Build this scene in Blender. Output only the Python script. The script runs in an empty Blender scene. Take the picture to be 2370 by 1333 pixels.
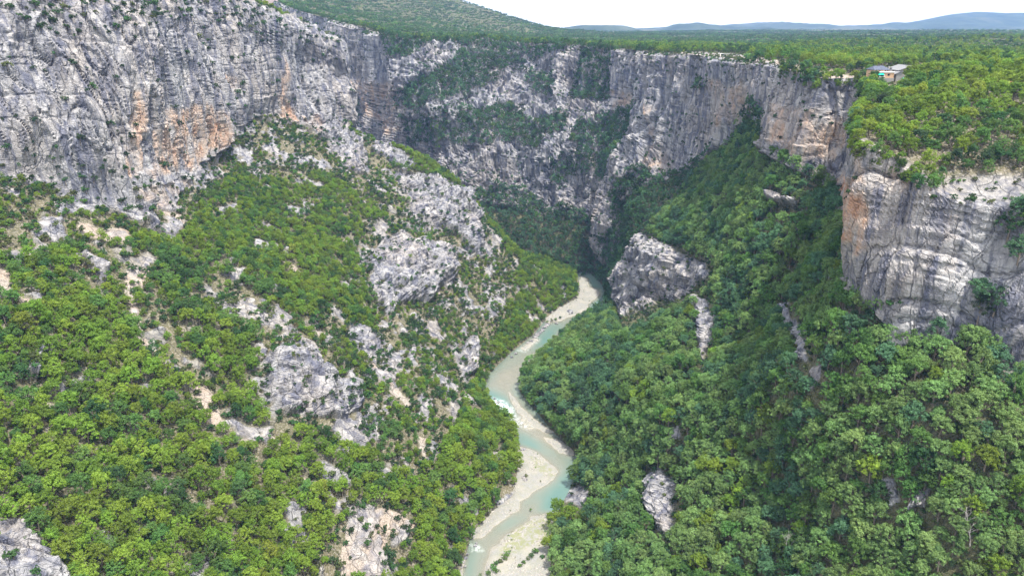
import bpy, math, random
import numpy as np
from mathutils import Vector
from mathutils.bvhtree import BVHTree

HAZE = 0.95e-4
import time; _T0 = time.time()
def tick(s): print('%6.1f' % (time.time()-_T0), s)
random.seed(7); RNG = np.random.default_rng(7)
SC = bpy.context.scene; COL = SC.collection
R = math.radians
# ------------------------------------------------------------------ camera
CAMZ = 240.0; FPX = 1600.0; CX, CY = 1185.0, 666.5
PITCH = math.atan(604.5/FPX); CP, SP = math.cos(PITCH), math.sin(PITCH)
cd = bpy.data.cameras.new('camera'); cam = bpy.data.objects.new('camera', cd); COL.objects.link(cam)
cam.location = (0, 0, CAMZ); cam.rotation_euler = (R(90)-PITCH, 0, 0)
cd.sensor_width = 36; cd.lens = 36*FPX/2370; cd.clip_start = 1; cd.clip_end = 30000
SC.camera = cam
# ------------------------------------------------------------------ world, sun, exposure
SUN_DIR = Vector((0.24, -0.20, 0.94)).normalized()
SUN_EL = math.asin(SUN_DIR.z); SUN_AZ = math.atan2(SUN_DIR.x, SUN_DIR.y)
w = bpy.data.worlds.new('World'); SC.world = w; w.use_nodes = True
nt = w.node_tree; bg = nt.nodes['Background']
sky = nt.nodes.new('ShaderNodeTexSky'); sky.sky_type = 'NISHITA'; sky.sun_disc = False
sky.sun_elevation = SUN_EL; sky.sun_rotation = SUN_AZ
sky.air_density = 1.0; sky.dust_density = 3.0; sky.ozone_density = 1.0
mixw = nt.nodes.new('ShaderNodeMixRGB'); mixw.inputs[0].default_value = 0.62
mixw.inputs[2].default_value = (11.0, 11.2, 11.6, 1)      # thin bright overcast veil
nt.links.new(sky.outputs[0], mixw.inputs[1]); nt.links.new(mixw.outputs[0], bg.inputs[0])
bg.inputs[1].default_value = 0.13
sd = bpy.data.lights.new('sun', 'SUN'); sun = bpy.data.objects.new('sun', sd); COL.objects.link(sun)
sd.energy = 4.1; sd.angle = R(2.0); sd.color = (1.0, 0.95, 0.86)
sun.rotation_euler = (-SUN_DIR).to_track_quat('-Z', 'Y').to_euler()
SC.view_settings.view_transform = 'Standard'; SC.view_settings.look = 'None'
SC.view_settings.exposure = 1.07; SC.view_settings.gamma = 1.0
SC.view_settings.use_curve_mapping = False
SC.render.engine = 'CYCLES'
SC.cycles.max_bounces = 5; SC.cycles.diffuse_bounces = 3; SC.cycles.transparent_max_bounces = 6

# ------------------------------------------------------------------ geometry helpers
def ray(px, py):
    x = (px-CX)/FPX; u = (CY-py)/FPX
    return np.array([x, CP+u*SP, -SP+u*CP])
def P(px, py, Y):
    d = ray(px, py); t = Y/d[1]; return np.array([d[0]*t, Y, CAMZ+d[2]*t])
def PZ(px, py, z=0.0):
    d = ray(px, py); t = (z-CAMZ)/d[2]; return np.array([d[0]*t, d[1]*t, z])
def W(x, y, z): return np.array([x, y, z], float)
def project(V):
    x = V[..., 0]; y = V[..., 1]; z = V[..., 2]-CAMZ
    f = y*CP - z*SP; u = y*SP + z*CP
    f = np.where(f < 1, 1, f)
    return CX+FPX*x/f, CY-FPX*u/f, f
_rp = np.random.default_rng(3)
PERM = np.tile(_rp.permutation(256), 3).astype(np.int32)
GR = _rp.normal(size=(256, 3)).astype(np.float32); GR /= np.linalg.norm(GR, axis=1)[:, None]
def noise(V, s, seed=0):
    """gradient noise, V (...,3), s scale (scalar or 3), about -1..1"""
    p = (V/np.asarray(s, float) + seed*17.31).astype(np.float32)
    sh = p.shape[:-1]; p = p.reshape(-1, 3)
    i = np.floor(p).astype(np.int32); f = p-i; i &= 255
    fu = f*f*f*(f*(f*6-15)+10); out = np.zeros(len(p), np.float32)
    for dx in (0, 1):
        a = PERM[i[:, 0]+dx]; wx = fu[:, 0] if dx else 1-fu[:, 0]
        for dy in (0, 1):
            b = PERM[a+i[:, 1]+dy]; wy = wx*(fu[:, 1] if dy else 1-fu[:, 1])
            for dz in (0, 1):
                g = GR[PERM[b+i[:, 2]+dz]]
                d = g[:, 0]*(f[:, 0]-dx)+g[:, 1]*(f[:, 1]-dy)+g[:, 2]*(f[:, 2]-dz)
                out += d*wy*(fu[:, 2] if dz else 1-fu[:, 2])
    return (out*1.6).reshape(sh)
def sstep(a, b, x):
    t = np.clip((x-a)/(b-a), 0, 1); return t*t*(3-2*t)
def polysd(px, py, poly):
    """signed distance in pixels, positive inside"""
    poly = np.array(poly, float); x0, y0 = poly.min(0)-40; x1, y1 = poly.max(0)+40
    out = np.full(px.shape, -40.0)
    m = (px > x0) & (px < x1) & (py > y0) & (py < y1)
    X = px[m]; Y = py[m]
    if X.size == 0: return out
    d = np.full(X.shape, 1e9); ins = np.zeros(X.shape, bool)
    n = len(poly)
    for k in range(n):
        ax, ay = poly[k]; bx, by = poly[(k+1) % n]
        ex, ey = bx-ax, by-ay; L = ex*ex+ey*ey+1e-9
        t = np.clip(((X-ax)*ex+(Y-ay)*ey)/L, 0, 1)
        d = np.minimum(d, np.hypot(X-ax-t*ex, Y-ay-t*ey))
        if ay != by:
            c = ((ay > Y) != (by > Y)) & (X < (bx-ax)*(Y-ay)/(by-ay)+ax)
            ins ^= c
    out[m] = np.where(ins, d, -np.minimum(d, 40))
    return out
def crom(a, b, c, d, t):
    return b*(1)+0.5*(t*(c-a)+t*t*(2*a-5*b+4*c-d)+t**3*(3*b-a-3*c+d))
def resample(G, axis, counts, ten=0.75):
    """G (r,c,3); counts samples per segment along axis"""
    G = np.moveaxis(G, axis, 0); n = G.shape[0]; out = []; par = []
    for k in range(n-1):
        a = G[max(k-1, 0)]; b = G[k]; c = G[k+1]; d = G[min(k+2, n-1)]
        for j in range(counts[k]):
            t = j/counts[k]
            out.append(ten*crom(a, b, c, d, t)+(1-ten)*(b+(c-b)*t)); par.append(k+t)
    out.append(G[-1]); par.append(n-1)
    return np.moveaxis(np.array(out), 0, axis), np.array(par)
def counts_for(G, axis, step, mn=2, mx=400):
    px, py, f = project(G)
    GG = np.moveaxis(G, axis, 0); PX = np.moveaxis(px, axis, 0); PY = np.moveaxis(py, axis, 0); F = np.moveaxis(f, axis, 0)
    cs = []
    for k in range(GG.shape[0]-1):
        L = np.linalg.norm(GG[k+1]-GG[k], axis=-1)*FPX/np.maximum((F[k]+F[k+1])/2, 120)
        L2 = np.hypot(PX[k+1]-PX[k], PY[k+1]-PY[k])
        vis = ((PX[k] > -200) & (PX[k] < 2570) & (PY[k] > -200) & (PY[k] < 1533)) | ((PX[k+1] > -200) & (PX[k+1] < 2570) & (PY[k+1] > -200) & (PY[k+1] < 1533))
        q = 0.5*L+0.5*L2; q = q[vis] if vis.any() else q*0.2
        cs.append(int(np.clip(np.percentile(q, 75)/step, mn, mx)))
    return cs
def normals(G):
    du = np.gradient(G, axis=1); dv = np.gradient(G, axis=0)
    n = np.cross(dv, du); l = np.linalg.norm(n, axis=-1, keepdims=True)
    return n/np.maximum(l, 1e-9)
def blur(A, k):
    for ax in (0, 1):
        p = np.pad(A, [(k, k) if i == ax else (0, 0) for i in range(A.ndim)], mode='edge')
        c = np.cumsum(p, axis=ax); z = np.zeros_like(np.take(c, [0], axis=ax)); c = np.concatenate([z, c], axis=ax)
        n = A.shape[ax]; w_ = 2*k+1
        A = (np.take(c, np.arange(w_, w_+n), axis=ax)-np.take(c, np.arange(0, n), axis=ax))/w_
    return A
def np_mesh(name, V, F, smooth=False, attrs=None, mat=None, mats=None, mi=None):
    """V (n,3), F (m,k) quads or tris"""
    me = bpy.data.meshes.new(name); V = np.ascontiguousarray(V, np.float32); F = np.ascontiguousarray(F, np.int32)
    k = F.shape[1]
    me.vertices.add(len(V)); me.vertices.foreach_set('co', V.ravel())
    me.loops.add(F.size); me.loops.foreach_set('vertex_index', F.ravel())
    me.polygons.add(len(F)); me.polygons.foreach_set('loop_start', np.arange(0, F.size, k, dtype=np.int32))
    if mi is not None: me.polygons.foreach_set('material_index', np.ascontiguousarray(mi, np.int32))
    me.update(calc_edges=True)
    me.polygons.foreach_set('use_smooth', np.full(len(F), smooth))
    for n_, a in (attrs or {}).items():
        at = me.attributes.new(n_, 'FLOAT', 'POINT'); at.data.foreach_set('value', np.ascontiguousarray(a, np.float32))
    for m_ in (mats or ([mat] if mat else [])): me.materials.append(m_)
    return me
def link(name, me, parent=None, label=None, cat=None, group=None, kind=None):
    o = bpy.data.objects.new(name, me); COL.objects.link(o)
    if parent: o.parent = parent
    if label: o['label'] = label
    if cat: o['category'] = cat
    if group: o['group'] = group
    if kind: o['kind'] = kind
    return o
def grid_faces(nr, nc):
    i = np.arange(nr*nc).reshape(nr, nc)
    return np.stack([i[:-1, :-1], i[1:, :-1], i[1:, 1:], i[:-1, 1:]], -1).reshape(-1, 4)
def submesh(name, V, F, attrs, **k):
    u, inv = np.unique(F.ravel(), return_inverse=True)
    return np_mesh(name, V[u], inv.reshape(F.shape), attrs={n: a[u] for n, a in attrs.items()}, **k)

# ------------------------------------------------------------------ materials
def newmat(name):
    m = bpy.data.materials.new(name); m.use_nodes = True; n = m.node_tree
    b = n.nodes['Principled BSDF']; b.inputs['Roughness'].default_value = 0.9
    b.inputs['Specular IOR Level'].default_value = 0.2
    return m, n, b
def N(n, t, **kw):
    x = n.nodes.new(t)
    for k, v in kw.items(): setattr(x, k, v)
    return x
def tex(n, co, sc, detail=6, rough=0.6, scale3=(1, 1, 1), rot=(0, 0, 0), ttype='ShaderNodeTexNoise'):
    mp = N(n, 'ShaderNodeMapping'); mp.inputs['Scale'].default_value = scale3; mp.inputs['Rotation'].default_value = rot
    n.links.new(co, mp.inputs[0]); t = N(n, ttype); n.links.new(mp.outputs[0], t.inputs['Vector'])
    t.inputs['Scale'].default_value = sc
    if ttype == 'ShaderNodeTexNoise': t.inputs['Detail'].default_value = detail; t.inputs['Roughness'].default_value = rough
    return t.outputs[0]
def ramp(n, inp, stops, interp='LINEAR'):
    r = N(n, 'ShaderNodeValToRGB'); e = r.color_ramp.elements; r.color_ramp.interpolation = interp
    while len(e) < len(stops): e.new(0.5)
    for q, (p, c) in zip(e, stops):
        q.position = p; q.color = (c, c, c, 1) if isinstance(c, (int, float)) else (*c, 1)
    n.links.new(inp, r.inputs[0]); return r.outputs[0]
def mix(n, f, a, b, mode='MIX'):
    m = N(n, 'ShaderNodeMixRGB', blend_type=mode)
    for i, v in ((0, f), (1, a), (2, b)):
        if isinstance(v, (int, float)): m.inputs[i].default_value = v if i == 0 else (v, v, v, 1)
        elif isinstance(v, tuple): m.inputs[i].default_value = (*v, 1)
        else: n.links.new(v, m.inputs[i])
    return m.outputs[0]
def math_(n, op, a, b=None, clamp=False):
    m = N(n, 'ShaderNodeMath', operation=op, use_clamp=clamp)
    for i, v in ((0, a), (1, b)):
        if v is None: continue
        if isinstance(v, (int, float)): m.inputs[i].default_value = v
        else: n.links.new(v, m.inputs[i])
    return m.outputs[0]
def attr(n, name): return N(n, 'ShaderNodeAttribute', attribute_name=name).outputs['Fac']

def terrain_material(name, rockbase=(0.37, 0.362, 0.36), dark=(0.175, 0.173, 0.185)):
    m, n, b = newmat(name)
    co = N(n, 'ShaderNodeNewGeometry').outputs['Position']
    # --- limestone
    big = tex(n, co, 0.028, 4, .55, (1, 1, .6))
    streak = tex(n, co, 0.30, 6, .6, (1, 1, .10))
    mid = tex(n, co, 0.13, 6, .62, (1, 1, .45))
    fine = tex(n, co, 1.2, 7, .68, (1, 1, .5))
    lime = mix(n, ramp(n, mid, [(.36, 0), (.60, 1)]), dark, rockbase)
    lime = mix(n, ramp(n, big, [(.42, 0), (.66, .75)]), lime, mix(n, ramp(n, mid, [(.4, 0), (.6, 1)]), (0.24, 0.21, 0.19), (0.41, 0.365, 0.325)))
    lime = mix(n, ramp(n, streak, [(.38, .75), (.5, 0)]), lime, (0.12, 0.125, 0.16))
    lime = mix(n, ramp(n, streak, [(.56, 0), (.68, .5)]), lime, (0.50, 0.485, 0.475))
    lime = mix(n, ramp(n, fine, [(.30, .6), (.38, 0)]), lime, (0.05, 0.055, 0.06))
    lime = mix(n, ramp(n, fine, [(.60, 0), (.72, .35)]), lime, (0.55, 0.54, 0.53))
    wob = N(n, 'ShaderNodeVectorMath', operation='MULTIPLY_ADD'); nzc = N(n, 'ShaderNodeTexNoise'); n.links.new(co, nzc.inputs['Vector']); nzc.inputs['Scale'].default_value = .12
    n.links.new(nzc.outputs['Color'], wob.inputs[0]); wob.inputs[1].default_value = (9, 9, 9); n.links.new(co, wob.inputs[2])
    def joints(sc, s3, w):
        mp = N(n, 'ShaderNodeMapping'); mp.inputs['Scale'].default_value = s3; mp.inputs['Rotation'].default_value = (0, .12, .4); n.links.new(wob.outputs[0], mp.inputs[0])
        v = N(n, 'ShaderNodeTexVoronoi', feature='DISTANCE_TO_EDGE'); n.links.new(mp.outputs[0], v.inputs['Vector']); v.inputs['Scale'].default_value = sc
        return ramp(n, v.outputs['Distance'], [(0, 1), (w, 0)])
    j1 = joints(.13, (1, 1, .32), .035); j2 = joints(.42, (1, 1, .5), .05)
    bed = ramp(n, tex(n, wob.outputs[0], 1.0, 3, .5, (.03, .03, .55)), [(.44, 0), (.49, 1), (.54, 0)])
    jm = tex(n, co, .05, 3, .5); jn = ramp(n, jm, [(.42, .05), (.62, .9)])
    lime = mix(n, math_(n, 'MULTIPLY', j1, math_(n, 'MULTIPLY', jn, .65)), lime, (0.045, 0.047, 0.055))
    lime = mix(n, math_(n, 'MULTIPLY', j2, math_(n, 'MULTIPLY', jn, .12)), lime, (0.08, 0.082, 0.09))
    lime = mix(n, math_(n, 'MULTIPLY', bed, .15), lime, (0.10, 0.10, 0.11))
    # black water streaks
    wet = tex(n, co, 0.24, 6, .6, (1, 1, .035))
    lime = mix(n, ramp(n, wet, [(.525, 0), (.60, .75)]), lime, (0.10, 0.105, 0.145))
    # iron stain
    st = attr(n, 'stain'); stn = tex(n, co, 0.16, 7, .62, (1, 1, .35))
    stv = math_(n, 'MULTIPLY', st, math_(n, 'ADD', math_(n, 'MULTIPLY', math_(n, 'SUBTRACT', stn, .5), 2.6), .78), True)
    stc = ramp(n, stv, [(.25, (0.38, 0.345, 0.32)), (.55, (0.46, 0.35, 0.27)), (.9, (0.45, 0.245, 0.14))])
    lime = mix(n, math_(n, 'MULTIPLY', ramp(n, stv, [(.22, 0), (.6, .85)]), ramp(n, fine, [(.3, .3), (.5, 1)])), lime, stc)
    # --- soil, dry grass and pale stones on the slopes
    s1 = tex(n, co, 0.25, 8, .65); s2 = tex(n, co, 1.1, 6, .7); s3 = tex(n, co, 0.06, 4, .55)
    soil = mix(n, ramp(n, s1, [(.38, 0), (.62, 1)]), (0.085, 0.085, 0.04), (0.17, 0.145, 0.09))
    soil = mix(n, ramp(n, s3, [(.4, 0), (.65, .8)]), soil, (0.13, 0.12, 0.075))
    soil = mix(n, ramp(n, s2, [(.50, 0), (.62, .9)]), soil, (0.34, 0.30, 0.26))
    tf = tex(n, co, .8, 5, .6)
    soil = mix(n, attr(n, 'turf'), soil, mix(n, ramp(n, tf, [(.35, 0), (.65, 1)]), (0.05, 0.065, 0.025), (0.13, 0.12, 0.065)))
    # --- scree
    sc1 = tex(n, co, 1.6, 6, .7)
    scree = mix(n, ramp(n, sc1, [(.35, 0), (.65, 1)]), (0.24, 0.205, 0.17), (0.42, 0.375, 0.33))
    scree = mix(n, ramp(n, s3, [(.4, 0), (.7, .6)]), scree, (0.38, 0.27, 0.19))
    scv = ramp(n, math_(n, 'ADD', attr(n, 'scree'), math_(n, 'MULTIPLY', math_(n, 'SUBTRACT', s1, .5), 1.8)), [(.45, 0), (.85, 1)])
    col = mix(n, scv, soil, scree)
    col = mix(n, attr(n, 'rock'), col, lime)
    n.links.new(col, b.inputs['Base Color'])
    bm = N(n, 'ShaderNodeBump'); bm.inputs['Strength'].default_value = .9; bm.inputs['Distance'].default_value = .9
    h = math_(n, 'SUBTRACT', math_(n, 'ADD', fine, math_(n, 'MULTIPLY', streak, 1.2)), math_(n, 'ADD', math_(n, 'MULTIPLY', j1, .9), math_(n, 'ADD', math_(n, 'MULTIPLY', j2, .25), math_(n, 'MULTIPLY', bed, .3)))); n.links.new(h, bm.inputs['Height'])
    n.links.new(bm.outputs[0], b.inputs['Normal'])
    return m
MT = terrain_material('limestone and soil')

def leaf_material():
    m, n, b = newmat('foliage')
    oi = N(n, 'ShaderNodeObjectInfo')
    co = N(n, 'ShaderNodeTexCoord').outputs['Object']
    v = attr(n, 'lv')
    hv = N(n, 'ShaderNodeHueSaturation')
    hv.inputs['Hue'].default_value = .5
    n.links.new(math_(n, 'ADD', math_(n, 'MULTIPLY', oi.outputs['Random'], .034), .492), hv.inputs['Hue'])
    rnd2 = math_(n, 'FRACT', math_(n, 'MULTIPLY', oi.outputs['Random'], 37.7))
    val = math_(n, 'ADD', math_(n, 'MULTIPLY', rnd2, .55), .70)
    val = math_(n, 'MULTIPLY', val, math_(n, 'ADD', math_(n, 'MULTIPLY', v, .8), .6))
    n.links.new(val, hv.inputs['Value'])
    hv.inputs['Saturation'].default_value = 1
    lc = N(n, 'ShaderNodeAttribute', attribute_type='INSTANCER', attribute_name='leaf')
    n.links.new(lc.outputs['Color'], hv.inputs['Color'])
    tr = N(n, 'ShaderNodeBsdfTranslucent'); n.links.new(hv.outputs[0], b.inputs['Base Color'])
    n.links.new(mix(n, 1.0, hv.outputs[0], (1.25, 1.30, .75), 'MULTIPLY'), tr.inputs[0])
    ms = N(n, 'ShaderNodeMixShader'); ms.inputs[0].default_value = .36
    n.links.new(b.outputs[0], ms.inputs[1]); n.links.new(tr.outputs[0], ms.inputs[2])
    n.links.new(ms.outputs[0], n.nodes['Material Output'].inputs[0])
    b.inputs['Roughness'].default_value = .7; b.inputs['Specular IOR Level'].default_value = .25
    return m
MLEAF = leaf_material()
def plain(name, c, rough=.85, bump=0, nz=.25, sc=1.2):
    m, n, b = newmat(name)
    co = N(n, 'ShaderNodeNewGeometry').outputs['Position']
    t = tex(n, co, sc, 6, .65)
    n.links.new(mix(n, ramp(n, t, [(.3, 0), (.7, 1)]), tuple(x*(1-nz) for x in c), tuple(min(1, x*(1+nz)) for x in c)), b.inputs[0])
    b.inputs['Roughness'].default_value = rough
    return m
MBARK = plain('bark', (0.17, 0.14, 0.11))

# ------------------------------------------------------------------ feature curves
left_bank_px = [(1000, 1800), (1030, 1500), (1068, 1333), (1090, 1245), (1140, 1190), (1188, 1145), (1203, 1100), (1208, 1050), (1192, 985), (1146, 955),
                (1120, 905), (1133, 865), (1185, 815), (1236, 775), (1262, 742), (1300, 712), (1336, 692), (1340, 660), (1340, 638), (1325, 624)]
right_bank_px = [(1330, 1800), (1285, 1500), (1268, 1333), (1262, 1270), (1285, 1190), (1318, 1130), (1342, 1062), (1318, 1032), (1285, 1005), (1252, 965), (1200, 905),
                 (1215, 850), (1272, 800), (1312, 768), (1350, 738), (1397, 712), (1402, 682), (1388, 652), (1370, 632), (1350, 622)]
LB = np.array([PZ(*p) for p in left_bank_px]); RB = np.array([PZ(*p) for p in right_bank_px])
LBX = lambda y: np.interp(y, LB[:, 1], LB[:, 0]); RBX = lambda y: np.interp(y, RB[:, 1], RB[:, 0])

# ------------------------------------------------------------------ masks in the photograph, projected onto the surfaces
CLIFF_L = [(-400, -400), (540, -10), (640, 42), (740, 70), (790, 110), (800, 200), (812, 296), (785, 318), (745, 335), (700, 305), (640, 268), (600, 262), (560, 290),
           (520, 300), (505, 350), (460, 380), (455, 415), (400, 425), (330, 432), (345, 490), (375, 545), (340, 520), (290, 500), (220, 470), (150, 455), (90, 440), (0, 425), (-400, 400)]
CLIFF_R = [(480, -60), (780, 48), (905, 84), (1000, 96), (1100, 92), (1300, 100), (1500, 120), (1700, 137), (1800, 150), (1870, 175), (2030, 178), (2012, 230), (1985, 320),
           (2080, 372), (2200, 400), (2370, 410), (2700, 400), (2700, 950), (2420, 910), (2320, 862), (2290, 812), (2240, 790), (2150, 805), (2055, 812), (2040, 740), (1980, 685), (1960, 640),
           (1945, 510), (1925, 450), (1900, 425), (1840, 400), (1770, 355), (1760, 290), (1745, 260), (1715, 290), (1690, 335), (1640, 370), (1570, 400), (1500, 430), (1440, 470), (1440, 560), (1405, 610), (1380, 590),
           (1360, 510), (1275, 500), (1210, 490), (1120, 470), (1000, 500), (700, 500), (480, 400)]
# bare rock inside the woods: (label, polygon, bulge in metres)
OUT_L = [
 ('big grey rock ridge with a steep nose above the river bend', [(905, 395), (950, 395), (1020, 415), (1085, 445), (1112, 490), (1118, 545), (1114, 602), (1082, 590), (1062, 548), (1000, 522), (958, 500), (935, 445)], 9),
 ('pale grey outcrop in the middle of the left slope', [(848, 606), (880, 560), (930, 535), (1000, 565), (1052, 595), (1045, 668), (1012, 662), (990, 702), (932, 700), (892, 732), (862, 684)], 9),
 ('grey outcrop low on the left slope, nearest the camera', [(608, 832), (648, 808), (702, 846), (760, 870), (832, 898), (834, 940), (790, 972), (702, 955), (662, 972), (630, 930)], 8),
 ('rounded pale buttress under the left cliff', [(748, 330), (798, 305), (842, 322), (852, 402), (822, 404), (780, 372)], 8),
 ('narrow rock rib beside the river on the left bank', [(1062, 825), (1075, 790), (1097, 788), (1098, 858), (1070, 872)], 7),
 ('white rock pinnacle standing alone on the far left', [(64, 838), (74, 826), (86, 834), (90, 862), (80, 884), (66, 870)], 7),
 ('jagged rock rib between two groves on the lower slope', [(795, 770), (830, 748), (862, 768), (895, 812), (872, 826), (836, 800)], 6),
 ('small rocky rib running down the left slope', [(190, 585), (222, 592), (252, 604), (246, 640), (236, 660), (214, 630)], 4),
 ('long thin rib of rock at the upper edge of the left wood', [(868, 300), (900, 335), (965, 375), (940, 392), (900, 372), (862, 345)], 5),
 ('pale rock shelf in the bottom left corner', [(-60, 1205), (40, 1222), (100, 1262), (160, 1325), (170, 1400), (-60, 1400)], 3),
]
OUT_R = [
 ('large pale rock face standing over the far gravel bar', [(1480, 535), (1522, 556), (1600, 596), (1642, 606), (1644, 640), (1602, 668), (1560, 700), (1528, 690), (1500, 722), (1440, 742), (1424, 692), (1430, 640), (1448, 580)], 13),
 ('thin upright rock fin in the wood right of the rock face', [(1612, 698), (1642, 698), (1648, 760), (1630, 845), (1614, 800)], 8),
 ('thin slanting rock fin high in the right wood', [(1798, 698), (1832, 703), (1848, 760), (1872, 835), (1852, 838), (1828, 770)], 7),
 ('small white rock tooth below the slanting fin', [(1872, 862), (1890, 836), (1900, 880), (1886, 900)], 6),
 ('dark streaked rock bluff at the foot of the right slope', [(1488, 1112), (1520, 1086), (1556, 1102), (1566, 1160), (1558, 1236), (1530, 1242), (1500, 1185)], 9),
 ('white leaning slab in the lower right wood', [(2040, 1106), (2072, 1112), (2088, 1152), (2060, 1164)], 5),
 ('grey slab beside the yellowing tree in the lower right wood', [(2120, 1132), (2156, 1128), (2150, 1174), (2112, 1172)], 5),
 ('round pale rock knob above the right river bank', [(1306, 1138), (1338, 1122), (1364, 1140), (1348, 1166), (1310, 1166)], 6),
 ('low rock strip under the high right wood', [(1786, 450), (1852, 474), (1856, 492), (1800, 474)], 4),
 ('small pale rock poking out of the right wood', [(1556, 990), (1578, 985), (1584, 1010), (1562, 1016)], 4),
]
SCREE_L = [
 [(286, 622), (348, 622), (334, 658), (318, 704), (328, 760), (352, 800), (392, 858), (384, 872), (358, 842), (318, 790), (300, 735), (304, 690)],
 [(434, 892), (482, 884), (512, 928), (528, 985), (512, 992), (470, 944), (440, 914)],
 [(-60, 600), (22, 630), (36, 690), (92, 726), (84, 742), (44, 716), (-60, 700)],
 [(36, 898), (104, 936), (192, 986), (170, 1002), (112, 962), (56, 926)],
 [(100, 990), (128, 1000), (118, 1050), (100, 1040)],
 [(556, 1016), (622, 1000), (664, 1030), (652, 1044), (604, 1026), (570, 1034)],
 [(650, 606), (682, 616), (734, 640), (726, 648), (664, 624)],
 [(340, 425), (440, 415), (450, 440), (400, 450), (430, 520), (400, 540), (385, 500), (350, 470)],
 [(812, 1190), (900, 1180), (960, 1225), (900, 1250), (880, 1340), (800, 1340), (790, 1270)],
 [(368, 1160), (392, 1120), (412, 1094), (424, 1104), (404, 1124), (380, 1162)],
 [(980, 640), (1010, 655), (1020, 680), (995, 690)], [(715, 740), (760, 770), (740, 785), (712, 762)],
 [(180, 520), (300, 530), (330, 560), (250, 565), (180, 545)], [(700, 1090), (740, 1120), (760, 1150), (730, 1140)],
 [(865, 830), (960, 925), (950, 935), (880, 880), (855, 850)],
 [(960, 1010), (990, 1015), (985, 1065), (970, 1050)],
]
STAIN = [([(296, 210), (335, 205), (345, 310), (330, 425), (288, 408)], .72), ([(385, 250), (450, 235), (512, 262), (515, 352), (470, 352), (455, 405), (400, 402), (345, 425), (340, 330)], .70),
         ([(445, 285), (505, 270), (512, 345), (465, 350)], 1.0), ([(508, 165), (550, 180), (545, 230), (510, 215)], .85), ([(640, 130), (662, 135), (664, 230), (706, 312), (636, 280)], .7),
         ([(675, 262), (742, 270), (745, 330), (690, 305)], .68), ([(250, 430), (420, 420), (430, 500), (330, 480)], .5),
         ([(1950, 480), (1962, 395), (1992, 425), (2010, 470), (2008, 530), (1990, 588), (1966, 600), (1955, 540)], 1.0), ([(1966, 325), (2000, 330), (2010, 430), (1972, 420)], .62), ([(2040, 360), (2120, 400), (2100, 470), (2040, 440)], .55),
         ([(1788, 235), (1860, 240), (1968, 270), (1968, 330), (1930, 378), (1850, 368), (1785, 318)], .62), ([(1515, 215), (1530, 215), (1535, 400), (1515, 400)], .72), ([(1500, 350), (1560, 360), (1540, 405), (1500, 400)], .6),
         ([(1480, 215), (1420, 200), (1420, 255), (1475, 250)], .62), ([(880, 180), (940, 190), (935, 320), (905, 330), (850, 270), (790, 215), (790, 185)], .6), ([(1640, 180), (1760, 190), (1740, 290), (1660, 300)], .55),
         ([(1370, 400), (1420, 400), (1440, 480), (1405, 600), (1380, 560)], .45), ([(1100, 380), (1200, 400), (1200, 470), (1110, 440)], .35), ([(2180, 480), (2230, 480), (2220, 640), (2160, 640)], .42)]
# wooded parts of the far wall (polygon, cover)
VEG_FAR = [([(926, 219), (1004, 189), (1054, 152), (1078, 128), (1115, 160), (1105, 202), (1054, 230), (1004, 240), (987, 258), (930, 252)], 1),
           ([(885, 80), (1000, 95), (1100, 92), (1200, 100), (1290, 108), (1330, 120), (1220, 150), (1130, 178), (1110, 145), (1080, 112), (1000, 108), (950, 150), (900, 130)], .6),
           ([(1037, 297), (1071, 260), (1172, 250), (1206, 280), (1257, 320), (1253, 351), (1172, 328), (1122, 340), (1044, 331)], 1),
           ([(936, 277), (1030, 268), (1040, 335), (950, 345)], .6), ([(1335, 200), (1350, 120), (1425, 122), (1419, 236), (1375, 246), (1325, 246)], .85),
           ([(1206, 170), (1290, 185), (1290, 232), (1240, 235)], .6), ([(1130, 100), (1180, 120), (1150, 190), (1105, 215), (1110, 160)], .7),
           ([(1335, 297), (1375, 304), (1426, 268), (1478, 252), (1466, 304), (1446, 338), (1430, 405), (1396, 424), (1375, 371), (1331, 338)], 1.1),
           ([(1257, 288), (1316, 288), (1316, 322), (1260, 324)], .9), ([(1280, 378), (1340, 360), (1378, 362), (1374, 402), (1330, 418), (1285, 428)], 1),
           ([(1110, 452), (1200, 446), (1262, 492), (1345, 494), (1385, 545), (1400, 605), (1398, 660), (1330, 640), (1180, 620), (1100, 540)], 1.2),
           ([(1000, 330), (1060, 330), (1060, 380), (1000, 380)], .35), ([(1600, 195), (1650, 200), (1650, 222), (1600, 222)], .6), ([(1740, 255), (1762, 250), (1775, 330), (1745, 350), (1700, 335)], 1),
           ([(1835, 160), (1900, 175), (1905, 205), (1845, 200)], .9), ([(1440, 430), (1500, 400), (1500, 520), (1455, 570), (1430, 620), (1405, 640), (1410, 560), (1440, 520)], 1),
           ([(2030, 470), (2075, 500), (2055, 600), (2000, 650), (1995, 600)], .35), ([(2220, 690), (2290, 670), (2310, 730), (2250, 740)], 1), ([(2320, 500), (2370, 500), (2370, 620), (2330, 620)], .5),
           ([(790, 220), (830, 240), (835, 300), (795, 300)], .6)]
def warped(V, px, py, amp=11, f=None):
    f = project(V)[2] if f is None else f
    k = amp*np.clip(300/f, .5, 1.3)
    return px+k*noise(V, 14, 5)+k*.6*noise(V, 4.5, 6), py+k*noise(V, 14, 8)+k*.6*noise(V, 4.5, 9)

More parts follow.
